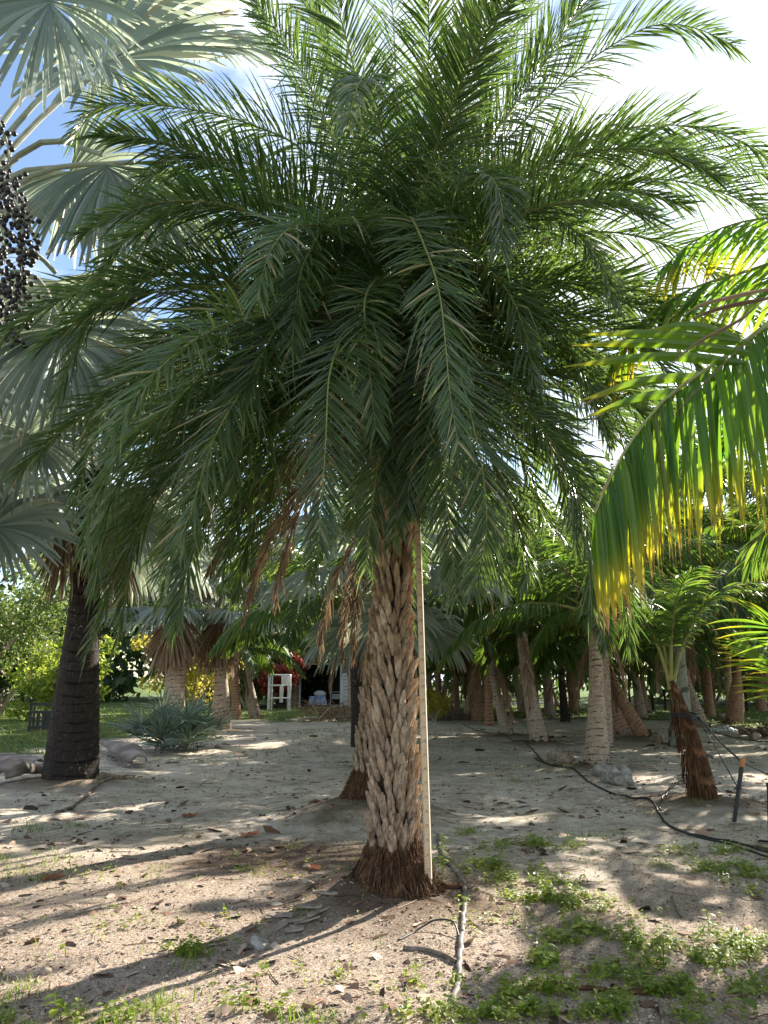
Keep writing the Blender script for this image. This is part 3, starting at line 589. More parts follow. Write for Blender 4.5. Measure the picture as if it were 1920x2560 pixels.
for i, (az, e0, ln) in enumerate(((-150, -40, 1.9), (-165, -25, 2.0), (170, -35, 2.1))):
    rz = Matrix.Rotation(R(az), 3, 'Z'); off = rz @ Vector((.14, 0, -.75)) + (HEART - palm.location)
    ctrl = [rz @ p + off for p in arc(ln, e0, 45, 1.0, side=rng.uniform(-15, 15))]
    tag(link('dead_frond', frond_mb(ctrl, 500 + i, nl=70, Lm=.38, W=.018, t0=.15, a0=40, a1=15, vj=40, S=4, rach=.012, grav=1.2, crumple=.22, miss=.2).mesh('dead_frond', DM), palm), 'dry brown hanging frond')
# flower stalk remains in the heart
mb = MB()
for i in range(26):
    a = rng.uniform(0, 6.28); mb.tube([(0.1 * math.cos(a), .1 * math.sin(a), 0), (.3 * math.cos(a), .3 * math.sin(a), .35), (.42 * math.cos(a), .42 * math.sin(a), rng.uniform(.2, .6))], [.009, .006, .003], 5, 0, (rng.random(),) * 3 + (1,))
M['stalk'] = solid_mat('flower_stalk', [(.3, (.35, .17, .05)), (.7, (.55, .33, .12))], 9, rough=.6, bump=.1)
link('flower_stalks', mb.mesh('flower_stalks', M['stalk']), palm, HEART - palm.location + Vector((0, -.05, .0)))

# ------------------------------------------------------------------ frond library and shared crowns
LIB = {}
def lib(kind, n):
    if kind in LIB: return LIB[kind]
    r = random.Random(hash(kind) % 999 if False else sum(map(ord, kind))); out_ = []
    for i in range(n):
        if kind == 'date':
            e0 = (74, 52, 32, 10, -18)[i % 5]; me = frond_mb(arc(3.1, e0, 88 - 6 * (i % 5), 1.2, side=r.uniform(-12, 12)), 700 + i, nl=135, Lm=.55, W=.021, t0=.12, vj=18, S=3, rach=.013, rdir=(1, 0, 0)).mesh('date_frond', HM)
        elif kind == 'coco':
            e0 = (76, 58, 40, 20, 0, -25)[i % 6]; me = frond_mb(arc(r.uniform(3.4, 3.9), e0, 95 - 5 * (i % 6), 1.25, side=r.uniform(-14, 14)), 740 + i, nl=84, Lm=.82, W=.040, t0=.22, a0=70, a1=24, vee=-8, vj=8, S=4, rach=.022, grav=1.1, rdir=(1, 0, 0), base_w=1.2, tw=r.uniform(-50, 50), fold=.35, Lend=.4).mesh('coconut_frond', [M['coco_leaf'], M['coco_rachis']])
        elif kind == 'cocodead':
            me = frond_mb(arc(2.4, -58, 28, 1.2), 790 + i, nl=60, Lm=.6, W=.03, t0=.2, a0=45, a1=15, vj=25, S=3, rach=.02, grav=1.6, rdir=(1, 0, 0), base_w=1.5, crumple=.15, miss=.15).mesh('dead_frond', [M['dead_leaf'], M['dead_leaf']])
        elif kind == 'fan':
            e0 = (70, 42, 14, -18, -45)[i % 5]; c = arc(1.45, e0, 34, 1.2, 5); mb = fan_mb(c[-1], c[-1] - c[-2], (c[-2] - c[-1]).cross(Vector((0, 1, 0))) * -1, 1.2, 40, 148, .48, .22, .85, 8, .6, 810 + i)
            mb.tube(c, [.035, .028, .024, .022, .018], 7, 1); me = mb.mesh('fan_leaf', [M['silver_leaf'], M['silver_stem']])
        elif kind == 'fandead':
            c = arc(.75, -35, 45, 1, 4); mb = fan_mb(c[-1], (.12, 0, -1), (1, 0, .1), 1.1, 40, 150, .35, .1, .3, 7, .5, 830 + i, close=.82)
            mb.tube(c, .02, 6, 0); me = mb.mesh('dead_fan_leaf', [M['dead_leaf']])
        out_.append(me)
    LIB[kind] = out_; return out_
def crown(root, heart, kind, n, seed, scale=1.0, name='frond', top=0, lo=1.0, nlib=None, avoid=None):
    r = random.Random(seed); ms = lib(kind, {'date': 10, 'coco': 12, 'cocodead': 3, 'fan': 10, 'fandead': 3}[kind])
    ncl = {'date': 5, 'coco': 6, 'fan': 5}.get(kind, 1)
    for i in range(n):
        f = i / max(1, n - 1) * lo; cl = min(ncl - 1, int(f * ncl)); m_ = ms[cl + ncl * r.randrange(len(ms) // ncl)] if ncl > 1 else r.choice(ms)
        az = (i * 137.5 + seed * 40) % 360
        if avoid and abs((az - avoid[0] + 180) % 360 - 180) < avoid[1]: continue
        o = link(name, m_, root, heart + Vector((0, 0, -.25 * f)), (0, 0, R(az + r.uniform(-10, 10))), scale * r.uniform(.88, 1.08))
# second date palm just behind
p2 = empty('date_palm', (P2[0], P2[1], hgt(*P2)), 'feather palm directly behind the big one, its boot-covered trunk base showing at the left', 'palm tree', rz=.6)
link('trunk', boot_trunk_mb((0, 0, 0), (0.3, -.1, 3.9), .18, 9, 13, .09, .16).mesh('date_trunk', [M['boot'], M['gap_shade']]), p2)
link('root_mass', root_mass(p2.location, .46, .13, -.2, .30, 14, 500).mesh('root_mass', M['fibre']), p2)
crown(p2, Vector((.1, 0, 3.95)), 'date', 40, 2, lo=.75)
for i in range(3):
    rz_ = i * 60 + 95; link('dead_frond', frond_mb(arc(2.0, -50, 40, 1), 560 + i, nl=60, Lm=.36, W=.018, a0=40, a1=15, vj=40, S=3, rach=.012, grav=1.2, crumple=.2, miss=.2).mesh('dead_frond', DM), p2, (.1, 0, 3.4), (0, 0, R(rz_)))

# ------------------------------------------------------------------ silver fan palms
def fan_palm(px, py, h, r0, r1, label, n, nd, seed, trunk='dark_trunk', lean=(0, 0), scale=1.0, group='silver fan palms', pos=None, ring=.13, avoid=None, lo=1.0, skirt=None):
    x, y = pos or flat(px, py); z = hgt(x, y)
    rt = empty('fan_palm', (x, y, z), label, 'palm tree', group)
    top = Vector((lean[0], lean[1], h))
    link('trunk', trunk_mb([(0, 0, -.1), top * .33 + Vector((lean[0] * -.1, 0, 0)), top * .66, top], [r0, r0 * .8, r1 * 1.12, r1, r1], ring, .03, seed, 28).mesh('fan_trunk', M[trunk], True), rt)
    crown(rt, top, 'fan', n, seed, scale, 'fan_leaf', avoid=avoid, lo=lo)
    if nd: crown(rt, top + Vector((0, 0, -.15)), 'fandead', nd, seed + 3, scale, 'dead_fan_leaf', avoid=None)
    if skirt:
        for q in range(3):
            sk = top + Vector(skirt) + Vector((q * .06 - .06, q * .1, q * .12)); mb = fan_mb(sk, (.1 * q - .1, 0, -1), (0, -1, .1), 1.62, 46, 150, .35, .12, .2, 8, .5, seed + q, close=.78); mb.tube([top + Vector((0, 0, -.1)), top + Vector(skirt) * .5 + Vector((0, 0, .15)), sk], .025, 6, 0)
            link('dead_fan_leaf', mb.mesh('dead_skirt', [M['dead_leaf']]), rt)
    return rt
A = fan_palm(174, 1962, 4.9, .42, .21, 'tall silver fan palm with thick black lichen-spotted trunk in front of the lawn', 30, 4, 5, ring=.16, scale=1.12, lo=.78)
C_ = fan_palm(434, 1838, 3.6, .36, .25, 'thick-trunked silver fan palm rising behind the spiky bush, dead brown leaves at its neck', 20, 1, 8, 'coco_trunk', (-.1, 0), lo=.55, skirt=(.05, -.55, -.25))
D_ = fan_palm(553, 1828, 3.55, .32, .15, 'fan palm with a large hanging skirt of dead brown leaves over its ringed trunk', 18, 2, 12, 'coco_trunk', (-.25, 0), lo=.55, skirt=(.15, -.4, -.2))
fan_palm(0, 0, 3.6, .25, .2, 'silver fan palm half hidden behind the big palm trunk, its pale leaves beside it', 20, 3, 17, 'grey_trunk', pos=(.12, 14.5), lo=.7)
fan_palm(0, 0, 5.6, .3, .2, 'silver fan palm behind the big palm crown, only its pale leaves showing through the fronds', 20, 0, 23, 'grey_trunk', pos=(-.05, 25))
# near silver palm whose crown enters at the upper left
bx, by = -4.6, 6.6
B = empty('fan_palm', (bx, by, hgt(bx, by)), 'silver fan palm at the upper left carrying bunches of dark round fruit', 'palm tree', 'silver fan palms')
link('trunk', trunk_mb([(0, 0, -.1), (0, 0, 2.5), (0, 0, 5.2)], [.42, .3, .24, .22], .16, .03, 3, 28).mesh('fan_trunk', M['dark_trunk'], True), B)
bh = B.location + Vector((0, 0, 5.15))
def own_fan(hub, axis, nrm, Rr, seed, grav=.6, spread=150, close=0, cup=.2, nseg=50, split=.5, rad=.03, mid=None):
    hub = Vector(hub); c = [bh, (mid or ((bh + hub) / 2 + Vector((0, 0, .18)))), hub]; c = local(B, c)
    mb = fan_mb(c[-1], axis, nrm, Rr, nseg, spread, split, cup, grav, 8, .6, seed, close=close)
    mb.tube(spline(c, 12)[0], np.linspace(rad * 1.25, rad * .75, 12), 8, 1)
    link('fan_leaf', mb.mesh('fan_leaf', [M['silver_leaf'], M['silver_stem']], False), B)
own_fan(dp(225, 335, 6.1), (.35, -.1, -.9), (.3, -.9, .1), 1.35, 61, .5, 95, .25, mid=dp(60, 322, 6.3))
own_fan(dp(140, 360, 7.2), (.5, .3, -.5), (-.2, -1, .4), 1.05, 62, .35, 120, mid=dp(10, 390, 6.9))
own_fan(dp(290, 350, 6.7), (.5, 0, -.8), (.1, -.9, .2), 1.3, 66, .6, 95, .3, mid=dp(60, 385, 6.6))
own_fan(dp(105, -20, 5.6), (.2, -.1, -.95), (.1, -1, .2), 1.25, 63, .4, 110, .2, mid=dp(-80, 120, 6.0))
own_fan(dp(195, 140, 6.9), (.9, .1, .25), (.0, -.95, .4), 1.5, 64, .25, 150, nseg=56, mid=dp(60, 240, 6.6))
own_fan(dp(415, 100, 7.6), (.95, .1, .0), (.0, -.6, .9), .95, 65, .4, 120, mid=dp(150, 200, 7.2))
own_fan(dp(128, 690, 6.4), (.3, -.1, -.9), (.2, -.9, .3), 1.2, 67, .5, 120, .1, mid=dp(50, 590, 6.5))
own_fan(dp(120, 590, 7.2), (.2, .1, -.9), (.2, -.9, .3), 1.2, 68, .5, 110, .1, mid=dp(40, 540, 6.9))
own_fan(dp(25, 800, 6.9), (.3, -.3, -.4), (.1, -1, .15), .95, 69, .2, 160, cup=.1)
own_fan(dp(60, 930, 7.6), (.4, -.3, -.7), (.1, -1, .25), 1.0, 70, .4, 140)
own_fan(dp(-30, 1130, 7.0), (.8, -.1, -.4), (.1, -.7, .7), .8, 71, .4, 130)
own_fan(dp(300, 20, 7.3), (.5, 0, .5), (.1, -.9, -.1), 1.1, 72, .3, 150, mid=dp(80, 170, 7))
crown(B, bh - B.location, 'fan', 18, 31, 1.15, 'fan_leaf', avoid=(0, 75))
M['fruit'] = solid_mat('dark_fruit', [(.3, (.010, .008, .010)), (.7, (.035, .024, .022))], 6, rough=.45, bump=.15, spec=.5, attr=.4)
def fruit_bunch(pts, n, seed, spread=.2):
    r = random.Random(seed); mb = MB(); P, ln = spline(local(B, pts), 20); mb.tube(P, np.linspace(.022, .008, 20), 6, 1)
    done = []
    tries = 0
    while len(done) < n and tries < n * 20:
        tries += 1
        i = r.randrange(7, 20); d = Vector((r.gauss(0, 1), r.gauss(0, 1), r.gauss(0, 1) - .5)).normalized() * r.uniform(.03, spread) * (1 - .4 * i / 20)
        c = Vector(P[i]) + d; rr = r.uniform(.016, .028)
        if any((c - q).length < .037 for q in done): continue
        done.append(c); mb.ball(c, rr, 8, 6, 0, (r.random(),) * 3 + (1,)); mb.tube([P[i], c], .003, 4, 1, cap=False)
    link('fruit_bunch', mb.mesh('fruit_bunch', [M['fruit'], M['silver_stem']], True), B)
fruit_bunch([bh, dp(-60, 240, 6.2), dp(10, 290, 6.1), dp(18, 350, 6.1)], 90, 1, .17)
fruit_bunch([bh, dp(-40, 380, 6.1), dp(35, 440, 6.0), dp(50, 520, 6.0), dp(45, 620, 6.0), dp(25, 720, 6.05)], 330, 2, .24)
fruit_bunch([bh, dp(-70, 380, 6.3), dp(-15, 460, 6.2), dp(-5, 560, 6.2), dp(0, 690, 6.2)], 220, 3, .22)
fruit_bunch([bh, dp(-60, 440, 6.0), dp(10, 500, 5.9), dp(70, 545, 5.9)], 70, 4, .12)
# ------------------------------------------------------------------ coconut palms of the plantation
def coco_palm(px, py, h, r0, r1, label, n, seed, trunk='coco_trunk', lean=(0, 0), scale=1.0, pos=None, nd=2, fibre=0, lo=.66, ring=.10, cat='palm tree', avoid=None, grp='coconut palms of the plantation'):
    x, y = pos or flat(px, py); z = hgt(x, y); h += .3; scale *= 1.15; k_ = .88 if y < 20 else .74; r0 *= k_; r1 *= k_ * .95
    rt = empty('coconut_palm', (x, y, z), label, cat, grp)
    top = Vector((lean[0], lean[1], h))
    ctrl = [(0, 0, -.08), (lean[0] * .45, lean[1] * .45, h * .3), (lean[0] * .8, lean[1] * .8, h * .65), top]
    link('trunk', trunk_mb(ctrl, [r0, r0 * .78, r1 * 1.05, r1, r1], ring, .09, seed, 22).mesh('coconut_trunk', M[trunk], True), rt)
    if 'rootskirt' not in LIB: LIB['rootskirt'] = [root_mass((0, 0), 1.45, .92, -.35, .9, 40 + q, 120).mesh('root_skirt', M['dark_fibre']) for q in range(3)]
    link('root_mass', LIB['rootskirt'][seed % 3], rt, (0, 0, 0), (0, 0, seed), r0 * .78)
    # leaf sheaths clasping the top of the trunk
    mb = MB(); r = random.Random(seed)
    for i in range(9):
        a = i * 2.4 + seed; b = Vector((math.cos(a), math.sin(a), 0)); s0 = top + b * r1 * .7 + Vector((0, 0, -.35 - .05 * (i % 3)))
        mb.tube([s0, top + b * (r1 * 1.15) + Vector((0, 0, .05)), top + b * (r1 * 2.2) + Vector((0, 0, .5))], [r1 * .35, r1 * .42, r1 * .16], 6, 0, (r.random(),) * 3 + (1,))
    link('leaf_sheaths', mb.mesh('leaf_sheaths', M['dark_fibre'], True), rt)
    crown(rt, top + Vector((0, 0, .1)), 'coco', n + 6, seed, scale * 1.05, 'frond', lo=lo, avoid=avoid)
    if nd: crown(rt, top + Vector((0, 0, -.1)), 'cocodead', nd, seed + 5, scale * .8, 'dead_frond')
    return rt
def c6p(x, y): return c6(x, y)
PALMS = [
 # crop x, base y, height, r base, r top, label, fronds, trunk material, lean, scale
 ((920, 905), 2.35, .27, .15, 'thick ringed coconut palm with two stones and husks lying at its foot', 14, 'coco_trunk', (.12, 0), .72),
 ((675, 800), 2.6, .27, .16, 'pale straight ringed coconut palm standing alone between the rod and the thick ringed palm', 19, 'coco_trunk', (-.35, .1), .95),
 ((535, 765), 2.2, .24, .15, 'slender coconut palm leaning left with dark roots, next left of the pale straight palm', 17, 'coco_trunk', (-.45, .1), .85),
 ((405, 695), 2.9, .38, .27, 'fat red-brown ringed coconut palm, right one of the touching pair', 18, 'red_trunk', (-.05, 0), 1.0),
 ((362, 692), 2.7, .38, .22, 'fat red-brown ringed coconut palm, left one of the touching pair', 17, 'red_trunk', (.45, 0), .95),
 ((455, 715), 2.4, .24, .18, 'shaggy fibre-covered coconut palm close beside the touching pair of fat trunks', 14, 'orange_trunk', (.0, 0), .85),
 ((318, 688), 1.6, .2, .15, 'low young coconut palm with splayed brown leaf stems left of the fat pair', 11, 'red_trunk', (.0, .3), .75),
 ((235, 650), 1.9, .38, .22, 'short stubby coconut palm far behind, just right of the rod', 14, 'red_trunk', (0, 0), .9),
 ((207, 640), 2.6, .3, .18, 'thin grey coconut palm far behind, partly hidden by the rod', 14, 'coco_trunk', (-.2, 0), .9),
 ((600, 658), 3.0, .3, .15, 'thin leaning coconut palm far off, sunlit on one edge, left of the pale straight palm', 14, 'coco_trunk', (-.4, 0), .95),
 ((537, 645), 2.8, .3, .2, 'coconut palm far behind the slender leaning one', 13, 'coco_trunk', (-.3, 0), .9),
 ((720, 675), 3.0, .36, .24, 'ringed coconut palm just right of and behind the pale straight one', 17, 'coco_trunk', (-.15, 0), .95),
 ((745, 642), 3.0, .3, .2, 'curved coconut palm far off, bending left behind the ringed ones', 13, 'red_trunk', (-.6, 0), .95),
 ((785, 702), 2.0, .26, .18, 'brown shaggy coconut palm with bushy dark foot left of the thick ringed palm', 14, 'dark_trunk', (-.1, 0), .85),
 ((822, 650), 2.6, .4, .3, 'orange-brown coconut palm with a pale leaning stem at its side', 14, 'orange_trunk', (-.1, 0), .9),
 ((1015, 748), 2.3, .46, .2, 'coconut palm with flaring ringed base directly behind the thick ringed palm', 15, 'red_trunk', (-.35, 0), .9),
 ((1125, 772), 2.5, .30, .17, 'strongly leaning coconut palm with shaggy orange head right of the thick ringed palm', 15, 'orange_trunk', (-1.05, .2), .9),
 ((1116, 682), 3.2, .34, .2, 'upright ringed coconut palm behind the leaning one, standing on bright grass', 15, 'coco_trunk', (-.25, 0), .95),
 ((1382, 722), 3.0, .30, .17, 'ringed coconut palm bending left, just right of the smooth grey palm trunk', 15, 'coco_trunk', (-.7, 0), .95),
 ((1410, 682), 2.9, .32, .24, 'orange shaggy coconut palm behind the bending ringed one', 14, 'orange_trunk', (.0, 0), .9),
 ((1512, 706), 3.2, .45, .19, 'coconut palm whose base sweeps sideways, standing on the sunny grass beyond the plastic bag', 15, 'red_trunk', (.42, 0), .95),
 ((1632, 655), 2.6, .4, .3, 'short bulky coconut palm at the far right edge of the grove', 13, 'orange_trunk', (0, 0), .9),
]
for i, (c, h, r0, r1, lab, n, tm, lean, scl) in enumerate(PALMS):
    px, py = c6(*c); coco_palm(px, py, h, r0, r1, lab, n, 40 + i * 7, tm, lean, scl)
LP = [((1105 - 0, 683), 2.9, .36, .16, 'ringed coconut palm curving left in front of the white rack', 15, 'coco_trunk', (-.55, .3), .9),
      ((1022, 690), 2.3, .3, .22, 'brown shaggy coconut palm left of the curving ringed one', 13, 'orange_trunk', (-.15, 0), .8)]
for i, (c, h, r0, r1, lab, n, tm, lean, scl) in enumerate(LP):
    px, py = c5(*c); coco_palm(px, py, h, r0, r1, lab, n, 240 + i * 7, tm, lean, scl)
coco_palm(897, 1866, 3.0, .22, .17, 'dark-trunked coconut palm standing close behind the left edge of the big palm trunk', 20, 260, 'dark_trunk', (-.1, 0), .95)
# neighbours standing just out of view to the right, whose fronds and shade reach in
for i, (x, y, h, s_) in enumerate(((14.5, 18.5, 2.8, 1), (7.2, 7.4, 2.6, .85), (16, 24, 3, 1))):
    coco_palm(0, 0, h, .27, .17, 'coconut palm past the stake whose crown reaches in from the side' if x == 7.2 else 'coconut palm standing beyond the edge of the view on the sunny side', 18, 300 + i * 5, 'coco_trunk', (0, 0), s_, pos=(x, y))
# deeper rows filling the grove
rr = random.Random(8)
deep = ((8.8, 15.5), (5.2, 19.0), (11.5, 22), (-1.2, 31), (1.5, 35), (4.2, 33), (6.5, 37), (9.5, 34), (12.5, 38), (15.5, 35), (19, 39), (3, 41), (8, 42), (17, 45), (23, 40), (13, 30), (20, 30))
for i, (x, y) in enumerate(deep):
    coco_palm(0, 0, rr.uniform(3.4, 4.6), .23, .13, 'distant coconut palm in the dim last rows of the grove, trunk barely showing', 15, 400 + i, 'coco_trunk' if i % 2 else 'red_trunk', (rr.uniform(-.4, .4), 0), 1.05, pos=(x, y), nd=0, grp='last rows of coconut palms')
# smooth grey trunk
gp = coco_palm(*c6(1287, 803), 3.2, .36, .19, 'smooth grey-green palm trunk without boots, standing behind the tied young palm', 12, 77, 'grey_trunk', (.12, 0), .85, ring=.6)
# young tied palm on the right
yx, yy = flat(*c6(1388, 1062)); YG = empty('young_palm', (yx, yy, hgt(yx, yy)), 'young reddish fibre-wrapped palm tied with black straps to the stake', 'palm tree')
lnv = Vector((-.30, .05, 1.45))
mb = trunk_mb([(0, 0, -.05), (-.05, 0, .4), (-.15, 0, .9), lnv], [.17, .14, .10, .075, .055], .3, .03, 5, 20)
r2 = np.random.default_rng(12)
for i in range(260):
    a = r2.uniform(0, 6.28); u = r2.uniform(.05, .85); c = Vector((-.30 * u**1.2, .05 * u, 1.45 * u)); rad = .17 - .11 * u
    d = Vector((math.cos(a), math.sin(a), 0)); l = r2.uniform(.12, .4)
    mb.tube([c + d * rad, c + d * (rad + .012) + Vector((0, 0, -l * .5)), c + d * (rad + r2.uniform(.01, .05)) + Vector((r2.normal(0, .02), 0, -l))], [.006, .008, .003], 4, 0, (r2.random(),) * 3 + (1,), cap=False)
link('trunk', mb.mesh('young_trunk', M['dark_fibre']), YG)
for i in range(7):
    a = i * 137.5; e0 = 88 - i * 3; ctrl = [lnv + Vector((0, 0, -.1)) + Matrix.Rotation(R(a), 3, 'Z') @ p for p in arc(1.9, e0, 80, 2.4, side=6)]
    link('frond', frond_mb(ctrl, 860 + i, nl=60, Lm=.5, W=.03, t0=.3, a0=62, a1=22, vee=5, vj=10, S=4, rach=.018, grav=.8, base_w=1.3).mesh('coconut_frond', [M['coco_leaf'], M['coco_rachis']]), YG)
M['strap'] = solid_mat('black_plastic', [(.3, (.008, .008, .009)), (.7, (.025, .025, .028))], 30, rough=.45, bump=.05, spec=.5)
mb = MB()
for z_ in (1.02, .99):
    c = YG.location + Vector((-.18, 0, z_)); mb.tube([c + Vector((.16 * math.cos(a), .16 * math.sin(a), .02 * math.sin(a * 2))) for a in np.linspace(0, 6.28, 20)], .014, 6, 0)
stt = at(1857, 1900, 0); 
# ------------------------------------------------------------------ stake and straps
sx, sy = flat(1832, 2064); ST = empty('garden_stake', (sx, sy, hgt(sx, sy)), 'black garden stake with an orange top holding the straps', 'stake')
dep = sy; topp = at(1858, 1895, sy) - ST.location
M['orange_paint'] = solid_mat('orange_paint', [(.3, (.45, .16, .05)), (.7, (.62, .30, .12))], 20, rough=.6, bump=.1)
b2 = MB(); k_ = topp * .86; b2.tube([(0, 0, -.08), k_], [.022, .024], 10, 0, None); 
for q in range(9): b2.tube([k_ * (q / 9 + .05), k_ * (q / 9 + .065)], .028, 10, 0)
link('post', b2.mesh('post', M['strap'], False), ST)
b2 = MB(); b2.tube([k_, topp], [.026, .027], 10, 0); link('cap', b2.mesh('cap', M['orange_paint'], False), ST)
w_ = YG.location + Vector((-.02, -.05, 1.0)); tp = ST.location + topp * .93; md = ST.location + topp * .52
mb.tube(spline([w_, (w_ + tp) / 2 + Vector((0, 0, -.03)), tp], 14)[0], .012, 6)
mb.tube(spline([w_ + Vector((0, 0, -.03)), (w_ + md) / 2 + Vector((0, 0, .0)), md], 14)[0], .008, 6)
far_ = Vector((sx + 1.4, sy + .9, .25))
mb.tube(spline([tp, (tp + far_) / 2 + Vector((0, 0, -.03)), far_], 14)[0], .010, 6)
mb.tube([md + Vector((.04 * math.cos(a), .04 * math.sin(a), 0)) for a in np.linspace(0, 6.28, 12)], .006, 5)
tag(link('tie_strap', mb.mesh('tie_strap', M['strap'])), 'black straps running from the young palm to the orange-topped stake', 'strap')
sx2, sy2 = flat(1925, 2130); b2 = MB(); t2 = at(1921, 1960, sy2); b2.tube([(sx2, sy2, -.05), t2], [.018, .018], 8); b2.tube([t2 - Vector((0, 0, .02)), t2 + Vector((0, 0, .01))], .024, 8)
tag(link('garden_stake', b2.mesh('stake2', M['strap'])), 'thin dark stake at the right edge, half cut off by the frame', 'stake')

# ------------------------------------------------------------------ near coconut frond from the right edge
NX, NY = 3.9, 3.9
NP = empty('coconut_palm', (NX, NY, hgt(NX, NY)), 'coconut palm at the right edge whose yellow-tipped frond hangs into view', 'palm tree', 'coconut palms of the plantation')
link('trunk', trunk_mb([(0, 0, -.1), (0, 0, 1.2), (0, 0, 2.5)], [.28, .2, .16, .15], .1, .09, 5, 22).mesh('coconut_trunk', M['coco_trunk'], True), NP)
nh = NP.location + Vector((0, 0, 2.5))
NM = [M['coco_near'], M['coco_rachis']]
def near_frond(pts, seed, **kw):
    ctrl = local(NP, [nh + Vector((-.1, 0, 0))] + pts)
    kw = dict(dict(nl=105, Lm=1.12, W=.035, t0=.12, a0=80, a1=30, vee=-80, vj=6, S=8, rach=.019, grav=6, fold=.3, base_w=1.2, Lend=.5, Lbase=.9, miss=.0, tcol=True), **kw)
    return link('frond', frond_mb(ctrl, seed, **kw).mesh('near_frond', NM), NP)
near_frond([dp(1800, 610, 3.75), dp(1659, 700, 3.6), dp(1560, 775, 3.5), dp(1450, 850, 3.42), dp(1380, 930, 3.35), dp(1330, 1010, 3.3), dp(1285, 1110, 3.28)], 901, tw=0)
near_frond([dp(1900, 590, 4.2), dp(1720, 560, 4.6), dp(1600, 590, 4.9), dp(1480, 630, 5.1), dp(1380, 700, 5.3), dp(1320, 790, 5.4)], 902, Lm=.75, W=.036, nl=64, grav=.9, tw=20, a0=60)
near_frond([dp(1900, 500, 4.3), dp(1720, 470, 4.6), dp(1600, 480, 4.9), dp(1500, 520, 5.1), dp(1430, 580, 5.2)], 903, Lm=.7, W=.034, nl=60, grav=.8)
for i, (az, e0) in enumerate(((20, 60), (75, 50), (-45, 55), (-80, 30), (50, 20), (0, 25), (110, 60), (-15, -5))):
    ctrl = [Matrix.Rotation(R(az), 3, 'Z') @ p + nh - NP.location for p in arc(3.4, e0, 90, 1.25)]
    link('frond', frond_mb(ctrl, 910 + i, nl=70, Lm=.85, W=.042, t0=.2, a0=66, a1=22, S=4, rach=.02, grav=1.1, base_w=1.2).mesh('near_frond', NM), NP)
mb = MB(); r3 = np.random.default_rng(14)
for q, d_ in enumerate((((1625, 742), (1430, 722), (1258, 722)), ((1618, 762), (1430, 742), (1236, 746)), ((1610, 785), (1430, 770), (1215, 792)), ((1570, 815), (1400, 822), (1245, 868)), ((1530, 845), (1390, 858), (1255, 905)), ((1600, 735), (1500, 705), (1400, 712)))):
    P, ln = spline([dp(x, y, 3.5 - .06 * k_) for k_, (x, y) in enumerate(d_)], 12); s_ = np.linspace(0, 1, 12); ww = np.interp(s_, [0, .2, .7, 1], [.5, 1, .8, .03]) * .026
    U = np.array([.1, -.35, .9]); nn = np.array([0, -.9, -.3]); G = np.stack([P - U * ww[:, None], P + nn * ww[:, None] * .7, P + U * ww[:, None]], 1)
    cl = np.ones((12, 3, 4)); cl[..., 0] = r3.random(); cl[..., 1] = s_[:, None] * .95; cl[..., 2] = .35 + .3 * r3.random(); mb.grid(G, 0, cl)
link('side_leaflets', mb.mesh('side_leaflets', M['coco_near']), NP, -NP.location)
# dried split leaflets lying over the near frond
mb = MB(); r3 = random.Random(4)
dry = [((1659, 640), (1600, 690), (1500, 745), (1440, 800), (1400, 860)), ((1650, 700), (1560, 790), (1480, 870), (1400, 960), (1330, 1030)), ((1480, 830), (1400, 905), (1330, 1000), (1290, 1090), (1245, 1170)),
       ((1500, 800), (1420, 900), (1350, 980), (1300, 1060), (1250, 1130)), ((1659, 645), (1560, 665), (1500, 690), (1470, 735)), ((1440, 820), (1380, 830), (1310, 850), (1250, 880)), ((1420, 860), (1340, 870), (1290, 900), (1240, 940)), ((1659, 625), (1590, 640), (1510, 660), (1470, 690))]
for q, d_ in enumerate(dry):
    P, ln = spline([dp(x, y, 3.38 + .02 * q) for x, y in d_], 16); ww = np.interp(np.linspace(0, 1, 16), [0, .3, .8, 1], [.6, 1, .6, .1]) * .019
    U = np.array([.35, -.5, .6]); nn = np.array([.3, -.9, .2]); G = np.stack([P - U * ww[:, None], P + nn * ww[:, None] * .8, P + U * ww[:, None]], 1)
    mb.grid(G, 0, (r3.random(), .5, .5, 1))
link('dry_leaflets', mb.mesh('dry_leaflets', M['dead_leaf']), NP, -NP.location)
# yellow-green palm fan of leaflets at the right edge
sxx, syy = 3.1, 5.7
SP = empty('young_palm', (sxx, syy, hgt(sxx, syy)), 'yellow-green feather frond of a small palm spreading in at the right edge', 'palm tree')
link('trunk', trunk_mb([(0, 0, -.05), (.02, 0, .5), (0, 0, 1.0)], [.14, .12, .09], .08, .08, 5, 16).mesh('young_trunk', M['red_trunk'], True), SP)
for i, pts in enumerate(([(1760, 1500), (1740, 1420), (1700, 1375), (1655, 1350)],)):
    ctrl = local(SP, [SP.location + Vector((0, 0, .9))] + [dp(x, y, 5.3 - .1 * i) for x, y in pts[1:]])
    link('frond', frond_mb(ctrl, 930 + i, nl=15, Lm=.5, W=.022, t0=.45, a0=75, a1=20, vee=5, vj=6, S=6, rach=.009, grav=.5, fold=.3, Lend=.9, Lbase=.9, rdir=(-.4, -1, 0)).mesh('near_frond', NM), SP)
for i in range(2):
    a = 20 + i * 70; ctrl = [Vector((0, 0, .95)) + Matrix.Rotation(R(a), 3, 'Z') @ p for p in arc(1.5, 78 - 6 * i, 70, 1.2)]
    if 120 < a % 360 < 230: continue
    link('frond', frond_mb(ctrl, 940 + i, nl=34, Lm=.5, W=.03, t0=.3, rach=.009, grav=.5).mesh('near_frond', NM), SP)
